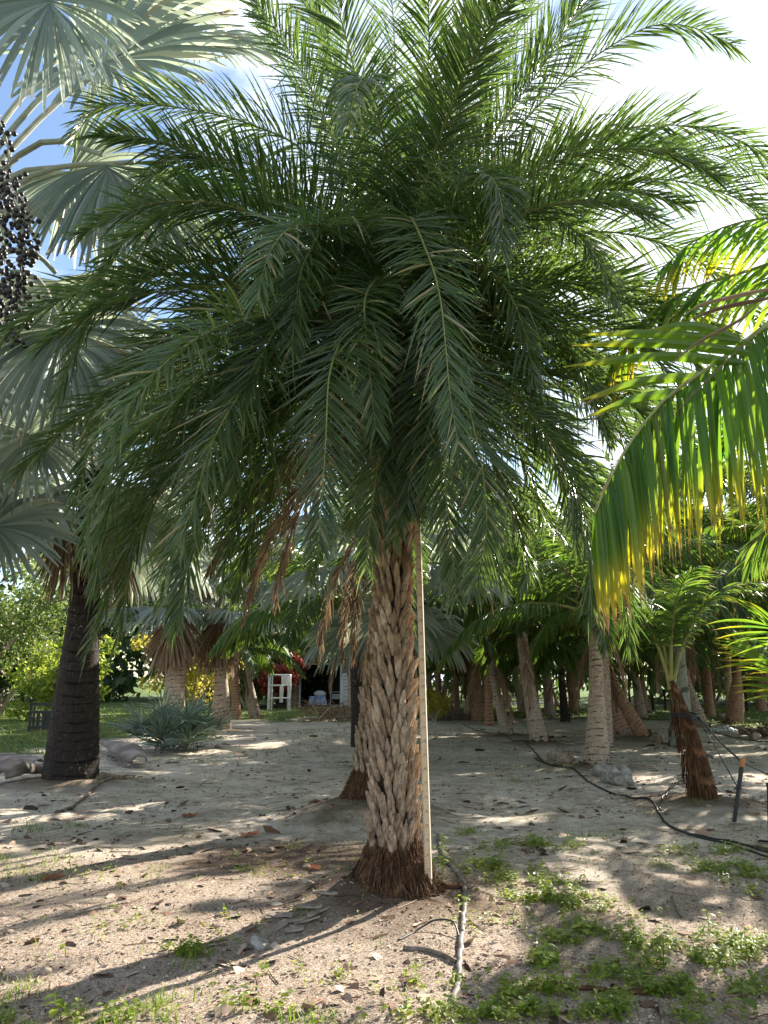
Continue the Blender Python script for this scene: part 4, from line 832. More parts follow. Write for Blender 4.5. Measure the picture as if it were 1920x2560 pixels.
# ------------------------------------------------------------------ measuring rod
M['rod'] = solid_mat('rod_face', [(.3, (.58, .42, .26)), (.7, (.70, .52, .34))], 8, rough=.5, bump=.04)
M['rod_sunlit_side'] = solid_mat('rod_sunlit_side', [(.3, (.60, .52, .40)), (.7, (.70, .62, .50))], 8, rough=.5, bump=.04)  # paler than the face: sunlight on the rod's right side put into the colour
M['rod_ink'] = solid_mat('rod_ink', [(.3, (.12, .06, .035)), (.7, (.18, .09, .05))], 8, rough=.6, bump=0)
rp0 = at(1071, 2214, 6.06); RX, RY, RZ = rp0.x, rp0.y, rp0.z
rod = empty('measuring_rod', (RX, RY, RZ), 'tall cream measuring rod with tick marks standing against the big palm trunk', 'measuring rod', rz=R(-24))
RH = 2.9; LEANX = -.10
rod.rotation_euler = (0, math.atan(-.022), R(-14))
b = MB(); b.box((0, 0, RH / 4), (.0235, .0125, RH / 4)); link('face_board', b.mesh('face_board', M['rod']), rod)
b = MB(); b.box((.003, .004, RH * .75), (.021, .0125, RH / 4 - .001)); link('upper_section', b.mesh('upper_section', M['rod']), rod)
b = MB(); b.box((.025, .003, RH / 4), (.0014, .014, RH / 4)); b.box((.0254, .006, RH * .75), (.0012, .014, RH / 4 - .002)); link('sunlit_side', b.mesh('sunlit_side', M['rod_sunlit_side']), rod)  # thin pale strip added as the sunlit side
b = MB()
for i in range(int(RH * 100)):
    ln = .018 if i % 10 == 0 else (.012 if i % 5 == 0 else .007); yo = -.0138 if i / 100 < RH / 2 else -.0098
    b.box((-.0225 + ln / 2, yo, i / 100), (ln / 2, .0006, .0013))
    if i % 5 == 0: b.box((.020 - .004, yo, i / 100), (.004, .0006, .0013))
link('scale_marks', b.mesh('scale_marks', M['rod_ink']), rod)
for i in range(1, int(RH * 10)):
    cu = bpy.data.curves.new('numeral', 'FONT'); cu.body = str(i * 10); cu.size = .019; cu.extrude = .0004; cu.align_x = 'CENTER'; cu.align_y = 'CENTER'; cu.materials.append(M['rod_ink'])
    yo = -.0140 if i / 10 < RH / 2 else -.0100
    tmp = bpy.data.objects.new('tmp', cu); me = bpy.data.meshes.new_from_object(tmp); bpy.data.objects.remove(tmp); bpy.data.curves.remove(cu)
    me.materials.clear(); me.materials.append(M['rod_ink']); link('numeral', me, rod, (.006, yo, i / 10 + .012), (R(90), 0, 0))

# ------------------------------------------------------------------ foliage builders
def leaf_cloud(mb, clumps, rng, size, aspect=.5, mat=0, flat=.0):
    for c, rad, n in clumps:
        d = unit(rng.normal(0, 1, (n, 3))) * (rng.random((n, 1))**.38) * np.array(rad); p = np.array(list(c)) + d
        u = unit(rng.normal(0, 1, (n, 3)) + np.array([0, 0, -.3])); v = unit(np.cross(u, rng.normal(0, 1, (n, 3)) + np.array([0, 0, flat])))
        L_ = size * rng.uniform(.6, 1.3, (n, 1)); Wd = L_ * aspect * .5; nn = np.cross(u, v) * L_ * .12
        P = np.stack([np.stack([p - v * Wd * .3, p - v * Wd * .3 + 1e-4], 1)[:, 0], p + v * Wd * .3], 1)
        G = np.stack([np.stack([p - v * Wd * .25, p + v * Wd * .25], 1), np.stack([p + u * L_ * .45 - v * Wd + nn, p + u * L_ * .45 + v * Wd + nn], 1), np.stack([p + u * L_ - v * Wd * .1, p + u * L_ + v * Wd * .1], 1)], 1)
        col = np.ones((n, 3, 2, 4)); col[..., 0] = rng.random(n)[:, None, None]; col[..., 1] = .3; col[..., 2] = rng.random(n)[:, None, None]
        mb.grid(G, mat, col)
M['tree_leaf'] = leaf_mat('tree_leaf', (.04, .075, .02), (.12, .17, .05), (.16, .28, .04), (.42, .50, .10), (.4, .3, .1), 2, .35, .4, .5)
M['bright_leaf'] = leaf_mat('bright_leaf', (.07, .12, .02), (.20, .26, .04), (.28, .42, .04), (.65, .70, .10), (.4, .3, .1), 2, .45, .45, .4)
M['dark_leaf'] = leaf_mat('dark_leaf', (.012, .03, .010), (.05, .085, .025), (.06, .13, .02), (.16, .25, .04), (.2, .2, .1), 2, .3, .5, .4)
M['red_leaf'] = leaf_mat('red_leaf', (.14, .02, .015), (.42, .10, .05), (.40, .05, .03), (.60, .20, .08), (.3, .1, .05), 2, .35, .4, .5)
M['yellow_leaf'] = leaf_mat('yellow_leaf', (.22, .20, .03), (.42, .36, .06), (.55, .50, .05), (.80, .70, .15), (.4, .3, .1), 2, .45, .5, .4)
M['pale_bark'] = solid_mat('pale_bark', [(.3, (.22, .16, .11)), (.6, (.45, .36, .28))], 6, rough=.85, bump=.5)
def broadleaf(name, pos, h, spread, label, seed, leaf='tree_leaf', nclump=40, size=.14, per=170, cat='tree', stems=5, low=.25, group=None, bark='pale_bark'):
    rng = np.random.default_rng(seed); x, y = pos; z = hgt(x, y); rt = empty(name, (x, y, z), label, cat, group)
    t = MB(); tips = []
    for s_ in range(stems):
        a = s_ * 6.28 / stems + rng.uniform(-.5, .5); o = np.array([math.cos(a), math.sin(a)])
        e = np.array([*(o * spread * rng.uniform(.45, .8)), h * rng.uniform(.55, .85)]); m1 = np.array([*(o * spread * .15), h * .22]) + rng.normal(0, .08, 3) * h * .2; m2 = (m1 + e) / 2 + rng.normal(0, .12, 3) * h * .3
        r0_ = .035 * h * rng.uniform(.5, 1) / math.sqrt(stems) * 1.6
        P, _ = spline([(0, 0, -.1), m1, m2, e], 14); t.tube(P, np.linspace(r0_, r0_ * .2, 14), 7, 0); tips += [P[7], P[10], P[13]]
        for b_ in range(4):
            i = rng.integers(5, 12); q = P[i] + rng.normal(0, .22, 3) * spread + np.array([0, 0, .12 * h]); t.tube([P[i], (P[i] + q) / 2 + rng.normal(0, .05, 3) * h * .3, q], [r0_ * .4, r0_ * .25, r0_ * .08], 5, 0); tips.append(q)
    link('trunk', t.mesh('tree_trunk', M[bark], True), rt)
    c = MB(); cl = []
    for i in range(nclump):
        q = tips[i % len(tips)] + rng.normal(0, .13, 3) * np.array([spread, spread, h * .7]); q[2] = max(q[2], h * low * rng.uniform(.7, 1.3)); r_ = rng.uniform(.16, .30) * spread
        cl.append((q, (r_, r_, r_ * .7), per))
    leaf_cloud(c, cl, rng, size); link('crown', c.mesh('tree_crown', M[leaf]), rt); return rt
# big light shrubs and trees beyond the left lawn
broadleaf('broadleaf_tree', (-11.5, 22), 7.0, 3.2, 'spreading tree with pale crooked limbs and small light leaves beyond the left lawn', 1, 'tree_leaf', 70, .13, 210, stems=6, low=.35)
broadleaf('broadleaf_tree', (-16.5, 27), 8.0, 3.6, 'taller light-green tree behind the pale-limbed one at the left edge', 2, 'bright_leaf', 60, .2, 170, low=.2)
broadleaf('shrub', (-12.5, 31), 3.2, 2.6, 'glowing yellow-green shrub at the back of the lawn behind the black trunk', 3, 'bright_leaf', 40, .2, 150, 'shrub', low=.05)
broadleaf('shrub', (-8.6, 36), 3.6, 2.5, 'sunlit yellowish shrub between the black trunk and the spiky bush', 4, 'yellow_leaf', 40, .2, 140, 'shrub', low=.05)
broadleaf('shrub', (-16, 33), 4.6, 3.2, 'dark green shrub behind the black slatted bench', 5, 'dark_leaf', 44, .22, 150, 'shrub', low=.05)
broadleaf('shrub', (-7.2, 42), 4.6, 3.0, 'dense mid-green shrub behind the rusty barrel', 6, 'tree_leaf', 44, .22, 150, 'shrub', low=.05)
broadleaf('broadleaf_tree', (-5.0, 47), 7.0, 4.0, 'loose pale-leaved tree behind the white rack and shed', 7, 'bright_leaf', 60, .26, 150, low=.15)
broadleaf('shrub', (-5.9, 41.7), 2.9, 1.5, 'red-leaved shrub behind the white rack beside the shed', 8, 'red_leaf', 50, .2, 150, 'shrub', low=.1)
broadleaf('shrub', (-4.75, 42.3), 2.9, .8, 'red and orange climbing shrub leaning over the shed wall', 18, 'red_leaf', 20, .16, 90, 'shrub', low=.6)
broadleaf('broadleaf_tree', (24, 44), 7.5, 4.5, 'grey-green small-leaved tree at the far right behind the grove', 9, 'tree_leaf', 60, .22, 150, low=.1)
broadleaf('shrub', (19.5, 47), 4.0, 4.0, 'low dusty green hedge bush behind the orange shaggy palm', 10, 'tree_leaf', 50, .24, 140, 'shrub', low=.05)
broadleaf('shrub', (1.8, 28.5), 1.3, .8, 'small yellow-orange leaved bush seen just right of the rod', 11, 'yellow_leaf', 22, .12, 90, 'shrub', low=.3)
# far vegetation wall that reads as one mass
rng = np.random.default_rng(77); mb = MB(); cl = []
for i in range(680):
    a = rng.uniform(-1.0, 1.0); d = rng.uniform(52, 72); x = math.sin(a) * d * 1.1; y = math.cos(a) * d if abs(x) < 40 else 40 + rng.uniform(-8, 14)
    hh = rng.uniform(0, 1)**.8 * (13 + 3 * math.sin(x * .13) + 2 * math.sin(x * .41)); r_ = rng.uniform(1.5, 3.2)
    cl.append(((x, y, hh), (r_, r_, r_ * .8), 110))
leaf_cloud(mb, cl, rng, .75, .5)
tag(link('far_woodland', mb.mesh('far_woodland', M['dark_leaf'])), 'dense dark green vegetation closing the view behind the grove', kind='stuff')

# ------------------------------------------------------------------ spiky fan bush
M['bush_fan'] = leaf_mat('bush_fan', (.06, .10, .07), (.17, .23, .18), (.14, .22, .10), (.34, .42, .22), (.30, .24, .16), .97, .3, .45, .5)
bxp = flat(415, 1885); BU = empty('palmetto_bush', (bxp[0], bxp[1] + .6, hgt(*bxp)), 'spiky blue-green fan-leaved bush growing around the foot of a palm', 'bush')
for i in range(40):
    r_ = random.Random(i + 50); a = r_.uniform(0, 360); e = r_.uniform(20, 85); l = r_.uniform(.35, .8); o = Vector((r_.uniform(-.5, .5), r_.uniform(-.35, .35), 0))
    c = [Matrix.Rotation(R(a), 3, 'Z') @ p + o for p in arc(l, e, 20, 1, 4)]; ax = c[-1] - c[-2]; nr = ax.cross(Vector((0, 0, 1))).cross(ax)
    mb = fan_mb(c[-1], ax, nr, r_.uniform(.5, .7), 24, 120, .22, .3, .25, 5, .4, 900 + i); mb.tube(c, .009, 5, 0)
    link('fan_leaf', mb.mesh('small_fan_leaf', [M['bush_fan']]), BU)

# ------------------------------------------------------------------ shed
SY = 43.0
def wp(px, py, Y): return at(px, py, Y)
xl = wp(752, 1700, SY).x; xr = wp(851, 1700, SY).x; zb = hgt((xl + xr) / 2, SY); zt = zb + 2.35
SH = empty('shed', ((xl + xr) / 2, SY, zb), 'low shed with a dark open doorway at the end of the sandy lane', 'shed')
M['plaster'] = solid_mat('weathered_wall', [(.3, (.16, .13, .09)), (.55, (.32, .27, .20)), (.75, (.45, .40, .32))], 2.2, 6, .9, .4)
M['white_paint'] = solid_mat('white_paint', [(.3, (.62, .62, .60)), (.7, (.80, .80, .78))], 3, rough=.5, bump=.1)
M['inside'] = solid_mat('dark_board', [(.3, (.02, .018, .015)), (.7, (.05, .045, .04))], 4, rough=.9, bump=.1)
M['tin'] = solid_mat('tin_roof', [(.3, (.20, .20, .19)), (.7, (.36, .35, .33))], 2, rough=.5, bump=.1, metal=.4)
hw_ = (xr - xl) / 2; W0 = .8
mb = MB(); mb.box((-(hw_ + W0 / 2), .1, 1.15), (W0 / 2 - .03, .08, 1.25)); mb.box((hw_ + .05 + 1.1, .1, 1.15), (1.1, .08, 1.25)); mb.box((0, .1, 2.40), (hw_ + .02, .08, .12))
link('wall', mb.mesh('front_wall', M['plaster']), SH)
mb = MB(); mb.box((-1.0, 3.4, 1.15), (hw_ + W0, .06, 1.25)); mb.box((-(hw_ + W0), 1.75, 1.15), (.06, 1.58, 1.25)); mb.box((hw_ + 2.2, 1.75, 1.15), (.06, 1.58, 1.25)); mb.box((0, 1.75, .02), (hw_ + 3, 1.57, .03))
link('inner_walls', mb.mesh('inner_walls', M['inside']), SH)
mb = MB(); mb.box((-.6, 1.7, 2.62), (hw_ + W0 + .4, 2.2, .05)); link('roof', mb.mesh('shed_roof', M['tin']), SH)
mb = MB(); mb.box((-hw_ - .04, -.03, 1.17), (.05, .06, 1.17)); mb.box((hw_ + .04, -.03, 1.17), (.05, .06, 1.17)); mb.box((0, -.03, 2.31), (hw_ - .012, .055, .045))
link('door_frame', mb.mesh('door_frame', M['white_paint']), SH)
mb = MB(); mb.box((hw_ + .62, -.12, .95), (.50, .03, .85))
for q in range(9): mb.box((hw_ + .62, -.16, .22 + q * .18), (.44, .012, .06), Matrix.Rotation(R(25), 3, 'X'))
for q in (-.49, .49): mb.box((hw_ + .62 + q, -.165, .95), (.035, .016, .85))
link('door', mb.mesh('louvred_door', M['white_paint']), SH)
M['blue_plastic'] = solid_mat('blue_plastic', [(.35, (.10, .22, .60)), (.5, (.35, .50, .80)), (.62, (.75, .80, .88))], 5, rough=.35, bump=.3, dist=1)
bc = Vector(((xl + xr) / 2 - .18, SY + .35, zb + .05)); BT = empty('supply_stack', bc, 'stack of blue and white plastic-wrapped packs just inside the shed doorway', 'packs')
mb = MB()
for q in range(4): mb.box((0, 0, .12 + q * .12), (.48 - .015 * q, .3, .052), Matrix.Rotation(R(q * 2 - 3), 3, 'Z'))
link('pack', mb.mesh('packs', M['blue_plastic']), BT)
mb = MB(); mb.ball((.12, 0, .66), (.34, .26, .17), 14, 8, jit=.12, rng=np.random.default_rng(3)); link('clear_wrap', mb.mesh('wrap', M['white_paint'], True), BT)
mb = MB(); [mb.bar((x, y, 0), (x, y, .08), .04) for x in (-.42, .42) for y in (-.25, .25)]; mb.box((0, 0, .07), (.5, .32, .012)); link('low_table', mb.mesh('low_table', M['inside']), BT)
M['grey_metal'] = solid_mat('grey_metal', [(.3, (.25, .26, .27)), (.7, (.45, .46, .47))], 8, rough=.5, bump=.05)
mb = MB(); cc = Vector((bc.x + 1.0, SY + .3, zb + .05))
for x in (-.28, .28):
    for y in (-.2, .2): mb.bar((x, y, 0), (x, y, .78), .03)
for z in (.06, .40, .76):
    for y in (-.2, .2): mb.bar((-.28, y, z), (.28, y, z), .026)
    for x in (-.28, .28): mb.bar((x, -.2, z), (x, .2, z), .026)
mb.box((0, 0, .53), (.2, .15, .12))
tag(link('wire_cart', mb.mesh('cart', M['grey_metal']), None, cc), 'small grey wire cart beside the blue packs in the shed doorway', 'cart')
# white rack
rx0 = wp(672, 1760, 40).x; rx1 = wp(724, 1760, 40).x; zg = hgt(rx0, 40); rh = 1.72
RK = empty('white_rack', ((rx0 + rx1) / 2, 40, zg), 'white tubular frame rack standing before the red shrub', 'rack'); h2 = (rx1 - rx0) / 2; mb = MB()
for y in (-.25, .25):
    for x in (-h2, h2, -h2 + .18 if y < 0 else h2 - .12): mb.tube([(x, y, -.03), (x, y, rh)], .036, 8, 0, None)
    for z in (rh, rh * .70, rh * .34): mb.tube([(-h2, y, z), (h2, y, z)], .034, 8)
for x in (-h2, h2):
    for z in (rh, rh * .70, rh * .34): mb.tube([(x, -.25, z), (x, .25, z)], .034, 8)
link('frame', mb.mesh('rack_frame', M['white_paint']), RK)
mb = MB(); 
for q in range(6): mb.box((h2 * .1 + q * .075 + .05, .1, rh * .85), (.033, .015, rh * .13), Matrix.Rotation(R(12 if q % 2 else -12), 3, 'Z'))
mb.box((.08, .12, rh * .45), (.09, .03, rh * .24)); link('panel', mb.mesh('rack_panel', M['white_paint']), RK)
# rusty barrel, black bench, pole, stone, brush pile
q = flat(*c5(880, 642)); M['rust'] = solid_mat('rusty_metal', [(.3, (.10, .045, .025)), (.6, (.28, .13, .07)), (.8, (.42, .26, .17))], 7, rough=.85, bump=.3)
BR = empty('barrel', (q[0], q[1], hgt(*q)), 'rusty brown barrel standing in front of the shrubs on the lawn', 'barrel'); mb = MB()
hs = np.linspace(0, .98, 29); mb.tube([(0, 0, h_) for h_ in hs], [.31 + (.018 if abs(h_ - .33) < .02 or abs(h_ - .66) < .02 or h_ > .95 or h_ < .03 else 0) + .006 * math.sin(h_ * 60) for h_ in hs], 24)
link('drum', mb.mesh('drum', M['rust'], False), BR); mb = MB(); mb.tube([(0, 0, .985), (0, 0, 1.0)], .30, 24); link('lid', mb.mesh('lid', M['rust']), BR)
BY = flat(*c5(195, 738)); BN = empty('garden_bench', (BY[0], BY[1], hgt(*BY)), 'black slatted bench-like frame on the lawn left of the black palm trunk', 'bench', rz=R(12)); mb = MB()
kx = BY[1] / F * .5787 / 1.0; ww = 62 * kx; hh = 108 * kx
for x in (-ww, ww): mb.bar((x, 0, -.02), (x, 0, hh), .07); mb.bar((x, .5, -.02), (x, .5, hh * .9), .06); mb.bar((x, 0, hh * .45), (x, .5, hh * .45), .06)
for z in (.10, hh * .70, hh): mb.bar((-ww - .04, -.05, z), (ww + .04, -.05, z), .07, .09)
link('frame', mb.mesh('bench_frame', M['strap']), BN); mb = MB()
for x in (-.5, -.15, .12, .55): mb.box((x * ww, -.02, hh * .38), (.05 if x < 0 else .1, .02, hh * .33))
link('slat', mb.mesh('bench_slats', M['strap']), BN)
for i in range(5): mb = MB(); mb.box((0, .08 + i * .09, hh * .47), (ww * .97, .035, .015)); link('seat_slat', mb.mesh('seat_slat', M['strap']), BN)
q = flat(*c5(411, 688)); mb = MB(); mb.tube([(0, 0, -.1), (0, 0, 1.25)], .025, 8); mb.box((0, 0, 1.3), (.13, .13, .03)); mb.tube([(0, 0, 1.33), (0, 0, 1.42)], [.12, .03], 8)
tag(link('path_lamp', mb.mesh('path_lamp', M['white_paint']), None, (q[0], q[1], hgt(*q))), 'thin pale post with a small cap at the back of the lawn', 'post')
# ------------------------------------------------------------------ posts at the right rear
for i, (x, b_, h_) in enumerate(((1063, 640, 1.5), (1163, 655, 1.1), (1217, 655, 1.0), (1340, 652, 1.6), (1485, 650, 1.7), (1568, 655, 1.4), (472, 635, 1.9), (1250, 660, .8))):
    q = flat(*c6(x, b_)); mb = MB(); mb.tube([(0, 0, -.1), (.01, 0, h_ * .5), (0, 0, h_)], [.07, .062, .06], 8)
    lab = ['dark post behind the leaning palm', 'short dark post on the bright grass, left of two alike', 'short dark post on the bright grass, right of two alike', 'grey post between the smooth grey trunk and the bending palm', 'tall grey post right of the orange shaggy palm', 'dark post beyond the far right palms', 'pale thin post seen between palm trunks beyond the fat pair', 'stubby post close left of the smooth grey trunk'][i]
    tag(link('fence_post', mb.mesh('fence_post', M['grey_trunk' if i in (3, 4) else 'white_paint' if i == 6 else 'dark_trunk']), None, (q[0], q[1], hgt(*q))), lab, 'post', 'posts along the rear lane')
M['asphalt'] = solid_mat('lane_surface', [(.3, (.10, .10, .10)), (.7, (.20, .19, .18))], 5, rough=.9, bump=.2)
mb = MB(); xs = np.linspace(6, 60, 40); mb.grid(np.stack([np.stack([xs, np.full(40, 48.5 + (0)), [hgt(x, 48.5) + .03 for x in xs]], 1), np.stack([xs, np.full(40, 51.), [hgt(x, 51.) + .03 for x in xs]], 1)], 0), 0)
tag(link('lane', mb.mesh('lane', M['asphalt'])), 'narrow grey lane behind the grove', kind='structure')
# ------------------------------------------------------------------ hoses
def hose(name, pts, r, label, mat='strap', lift=.0, cat='hose', group=None, wob=.0, seed=0):
    rg = np.random.default_rng(seed); P = [Vector((*flat(*q[:2]), 0)) for q in pts]
    S, ln = spline(P, max(20, len(P) * 8)); S = S + rg.normal(0, 1, S.shape) * wob * np.array([1, 1, 0])
    zs = np.interp(np.linspace(0, 1, len(S)), np.linspace(0, 1, len(pts)), [(q[2] if len(q) > 2 else 0) for q in pts])
    S[:, 2] = [hgt(a, b) + r * .7 for a, b in S[:, :2]] + zs
    mb = MB(); mb.tube(S, r, 8, 0); return tag(link(name, mb.mesh(name, M[mat], True)), label, cat, group)
M['grey_hose'] = solid_mat('grey_hose', [(.3, (.07, .06, .055)), (.6, (.20, .18, .16)), (.75, (.32, .29, .26))], 6, 6, rough=.6, bump=.3, bscale=60)
hose('garden_hose', [c8(232, 330), c8(250, 410), c8(300, 480), c8(345, 560), c8(352, 640), c8(338, 760), c8(330, 850), c8(322, 950), c8(308, 1040), c8(302, 1082)], .017, 'weathered grey hose running from the rod toward the bottom edge', 'grey_hose', wob=.004)
hose('drip_pipe', [c8(330, 800), (*c8(300, 762), .05), (*c8(230, 750), .05), c8(150, 765), c8(60, 800)], .006, 'thin curved drip pipe branching left off the grey hose', 'strap')
q = flat(*c8(352, 590)); mb = MB(); mb.tube([Vector((q[0] + .07 * math.cos(a) + .02, q[1], hgt(*q) + .09 + .085 * math.sin(a))) for a in np.linspace(-1.6, 4.5, 18)], .006, 6)
tag(link('hose_clip', mb.mesh('hose_clip', M['grey_hose'], True)), 'small grey loop standing up where the hose bends', 'clip')
hose('irrigation_pipe', [c8(650, -10), c8(730, 30), c8(820, 55), c8(900, 110), c8(1000, 152), c8(1090, 180), c8(1150, 192), c8(1190, 235), c8(1225, 285), c8(1300, 318), c8(1400, 345), c8(1520, 375), c8(1700, 430)], .014, 'black irrigation pipe curving past the young tied palm to the right edge')
hose('irrigation_pipe', [(*c8(1340, 98), .05), (*c8(1290, 92), .12), (*c8(1240, 140), .08), c8(1210, 180), c8(1192, 230), c8(1230, 290), c8(1330, 330), c8(1450, 368), c8(1700, 448)], .011, 'second thinner black pipe looping away from the foot of the young tied palm')
hose('drip_pipe', [(*c8(1330, 170), .1), (*c8(1285, 132), .14), (*c8(1250, 150), .06), c8(1215, 190)], .007, 'short thin pipe arching up beside the young tied palm')
hose('irrigation_pipe', [c6(340, 712), c6(400, 738), c6(470, 750), c6(520, 768), c6(620, 810), c6(690, 870), c6(740, 905), c6(810, 915)], .014, 'black pipe winding from the fat palm pair to the thick ringed palm')
hose('irrigation_pipe', [c6(1160, 780), c6(1230, 800), c6(1320, 820), c6(1420, 850)], .013, 'black pipe behind the young tied palm near the smooth grey trunk')
hose('irrigation_pipe', [c6(1380, 738), c6(1480, 762), c6(1580, 778), c6(1720, 790)], .013, 'black pipe lying beyond the white plastic bag')
# ------------------------------------------------------------------ husks, stones, bag
M['husk'] = solid_mat('coconut_husk', [(.3, (.12, .08, .05)), (.5, (.30, .23, .16)), (.7, (.48, .42, .34))], 9, 6, rough=.9, bump=.6, stretch=(1, 1, .4))
M['stone'] = solid_mat('stone', [(.3, (.13, .12, .10)), (.5, (.28, .26, .23)), (.7, (.44, .41, .37))], 9, 6, rough=.9, bump=.6)
hk = [((738, 868), .15, 'husk', 'pale coconut husk, left one of the pair between the pipes and the thick ringed palm'), ((783, 882), .17, 'husk', 'split coconut husk, right one of the pair between the pipes and the thick ringed palm'),
      ((1064, 758), .15, 'husk', 'grey coconut at the foot of the strongly leaning palm'), ((1182, 788), .16, 'husk', 'pale coconut right of the leaning palm foot on the sunny sand'),
      ((1552, 758), .13, 'husk', 'brown coconut half in the grass beyond the plastic bag'), ((1602, 775), .13, 'husk', 'dark coconut farthest right near the black pipe'), ((1462, 690), .15, 'husk', 'brown coconut on the sunny grass before the sweeping palm'), ((547, 700), .15, 'husk', 'dark coconut just right of the slender leaning palm'), ((205, 690), .13, 'husk', 'small dark coconut near the rod by the heap of husks')]
def lump(name, pos, r, mat, label, cat, group, seed, asp=(1, 1, .85)):
    rg = np.random.default_rng(seed); x, y = pos; mb = MB(); k, m = 18, 12
    th = np.linspace(.02, np.pi - .02, m + 1); a = np.linspace(0, 2 * np.pi, k, endpoint=False); G = np.zeros((m + 1, k, 3)); ph = rg.uniform(0, 99)
    for i in range(m + 1):
        for j in range(k):
            d = Vector((math.sin(th[i]) * math.cos(a[j]), math.sin(th[i]) * math.sin(a[j]), math.cos(th[i])))
            f = 1 + .34 * mnoise.noise(d * 1.3 + Vector((ph, 0, 0))) + .17 * mnoise.noise(d * 4 + Vector((0, ph, 0))) - .07 * abs(math.sin(1.5 * a[j] + ph))
            G[i, j] = (d.x * r * f * asp[0], d.y * r * f * asp[1], d.z * r * f * asp[2])
    mb.grid(G, 0, (rg.random(), .5, .5, 1), wrap=True)
    return tag(link(name, mb.mesh(name, M[mat], mat != 'stone'), None, (x, y, hgt(x, y) + r * asp[2] * .62), (rg.uniform(-.3, .3), rg.uniform(-.3, .3), rg.uniform(0, 6))), label, cat, group)
for i, (c, r_, mt, lab) in enumerate(hk): lump('coconut', flat(*c6(*c)), r_, mt, lab, 'coconut', 'fallen coconuts', i, (1.25, .95, .9))
for i, (c, r_, lab) in enumerate((((940, 938), .15, 'round grey stone at the foot of the thick ringed palm'), ((965, 958), .09, 'smallest grey stone, wedged between the round and the long one'), ((1012, 965), .21, 'long lumpy grey stone right of the round one by the thick ringed palm'), ((1042, 975), .12, 'grey stone at the right end of the group by the thick ringed palm'))):
    lump('stone', flat(*c6(*c)), r_, 'stone', lab, 'stone', 'stones by the thick ringed palm', 30 + i, (1.25, 1, .85))
lump('stone', flat(*c8(-315, 815)) if False else flat(650, 2368), .055, 'stone', 'flat angular grey stone in the shadow left of the big palm', 'stone', None, 41, (1.5, 1, .5))
lump('stone', flat(113, 2432), .028, 'husk', 'tiny brown stone alone on the sunlit sand at the lower left', 'stone', None, 42)
lump('stone', flat(*c5(1303, 700)), .13, 'husk', 'small round husk on the lane before the shed', 'coconut', None, 43)
q = flat(*c6(1470, 745)); rg = np.random.default_rng(8); n = 26; G = np.zeros((n, n, 3)); CL = np.ones((n, n, 4))
for i in range(n):
    for j in range(n):
        u, v = i / (n - 1) * 2 - 1, j / (n - 1) * 2 - 1; e = max(0, 1 - (u * u + v * v) * .8); z = .16 * e * (.6 + .7 * mnoise.noise(Vector((u * 2, v * 2, 3)))) + .05 * mnoise.noise(Vector((u * 6, v * 6, 1)))
        G[i, j] = (u * .42 * (1 + .1 * math.sin(v * 5)), v * .3, max(.008, z + .02)); CL[i, j, 0] = (math.sin(u * 24 + 2 * v) > 0)
mb = MB(); mb.grid(G, 0, CL); M['bag'] = solid_mat('striped_plastic', [(.38, (.30, .32, .32)), (.55, (.82, .84, .84))], 5, rough=.35, bump=.2, attr=.7)
tag(link('plastic_bag', mb.mesh('plastic_bag', M['bag'], True), None, (q[0], q[1], hgt(*q))), 'crumpled white striped plastic bag on the ground at the right rear', 'bag')
# ------------------------------------------------------------------ fallen palm leaf bases, sticks, brush
M['leaf_base'] = solid_mat('fallen_leaf_base', [(.3, (.075, .055, .045)), (.5, (.19, .15, .125)), (.7, (.34, .29, .25))], 5, 6, rough=.7, bump=.4, stretch=(.3, 1, 1))
def leaf_base(a, b, w, h, label, seed, up=.0):
    A_ = Vector((*flat(*a), 0)); B_ = Vector((*flat(*b), 0)); A_.z = hgt(A_.x, A_.y); B_.z = hgt(B_.x, B_.y) + up; d = B_ - A_; side = d.cross(Vector((0, 0, 1))).normalized(); n, k = 16, 13; G = np.zeros((n, k, 3)); G2 = np.zeros((n, k, 3))
    for i in range(n):
        s_ = i / (n - 1); ww = w * np.interp(s_, [0, .15, .4, .7, 1], [.55, 1, .85, .4, .16]); hh = h * np.interp(s_, [0, .2, .5, 1], [.6, 1, .7, .25])
        for j in range(k):
            v = j / (k - 1) * 2 - 1; ang = v * 1.75; c = A_ + d * s_ + side * (ww * math.sin(ang)) + Vector((0, 0, hh * (math.cos(ang) * .5 + .5) + .02 + .02 * mnoise.noise(Vector((s_ * 4, v * 3, seed)))))
            G[i, j] = c; G2[i, j] = c - Vector((0, 0, .02)) - side * (.02 * math.sin(ang))
    mb = MB(); mb.grid(np.concatenate([G, G2[:, ::-1]], 1), 0, None, wrap=True)
    mb.grid(np.stack([G[0], G2[0]], 0), 0); mb.grid(np.stack([G[-1], G2[-1]], 0), 0)
    return tag(link('palm_sheath', mb.mesh('leaf_base', M['leaf_base'], True)), label, 'palm debris', 'fallen palm leaf bases')
leaf_base(c5(-20, 985), c5(240, 935), .30, .36, 'large brown boat-shaped leaf base lying left of the black palm trunk', 1)
leaf_base(c5(600, 905), c5(420, 815), .26, .34, 'split grey-brown leaf base lying before the spiky bush', 2, .12)
leaf_base(c5(165, 890), c5(-140, 870), .22, .16, 'flattened pale leaf base behind the boat-shaped one', 3)
leaf_base(c5(90, 870), c5(-180, 855), .16, .12, 'thin dry leaf base farthest left on the grey sand', 4)
M['twig'] = solid_mat('dead_wood', [(.3, (.06, .04, .03)), (.55, (.20, .15, .11)), (.75, (.38, .32, .26))], 14, rough=.9, bump=.4)
hose('fallen_branch', [c5(545, 968), c5(480, 975), c5(420, 995), c5(370, 1030), c5(320, 1065), c5(240, 1095)], .02, 'thin fallen branch lying beside the foot of the black palm trunk', 'twig', cat='branch', wob=.006)
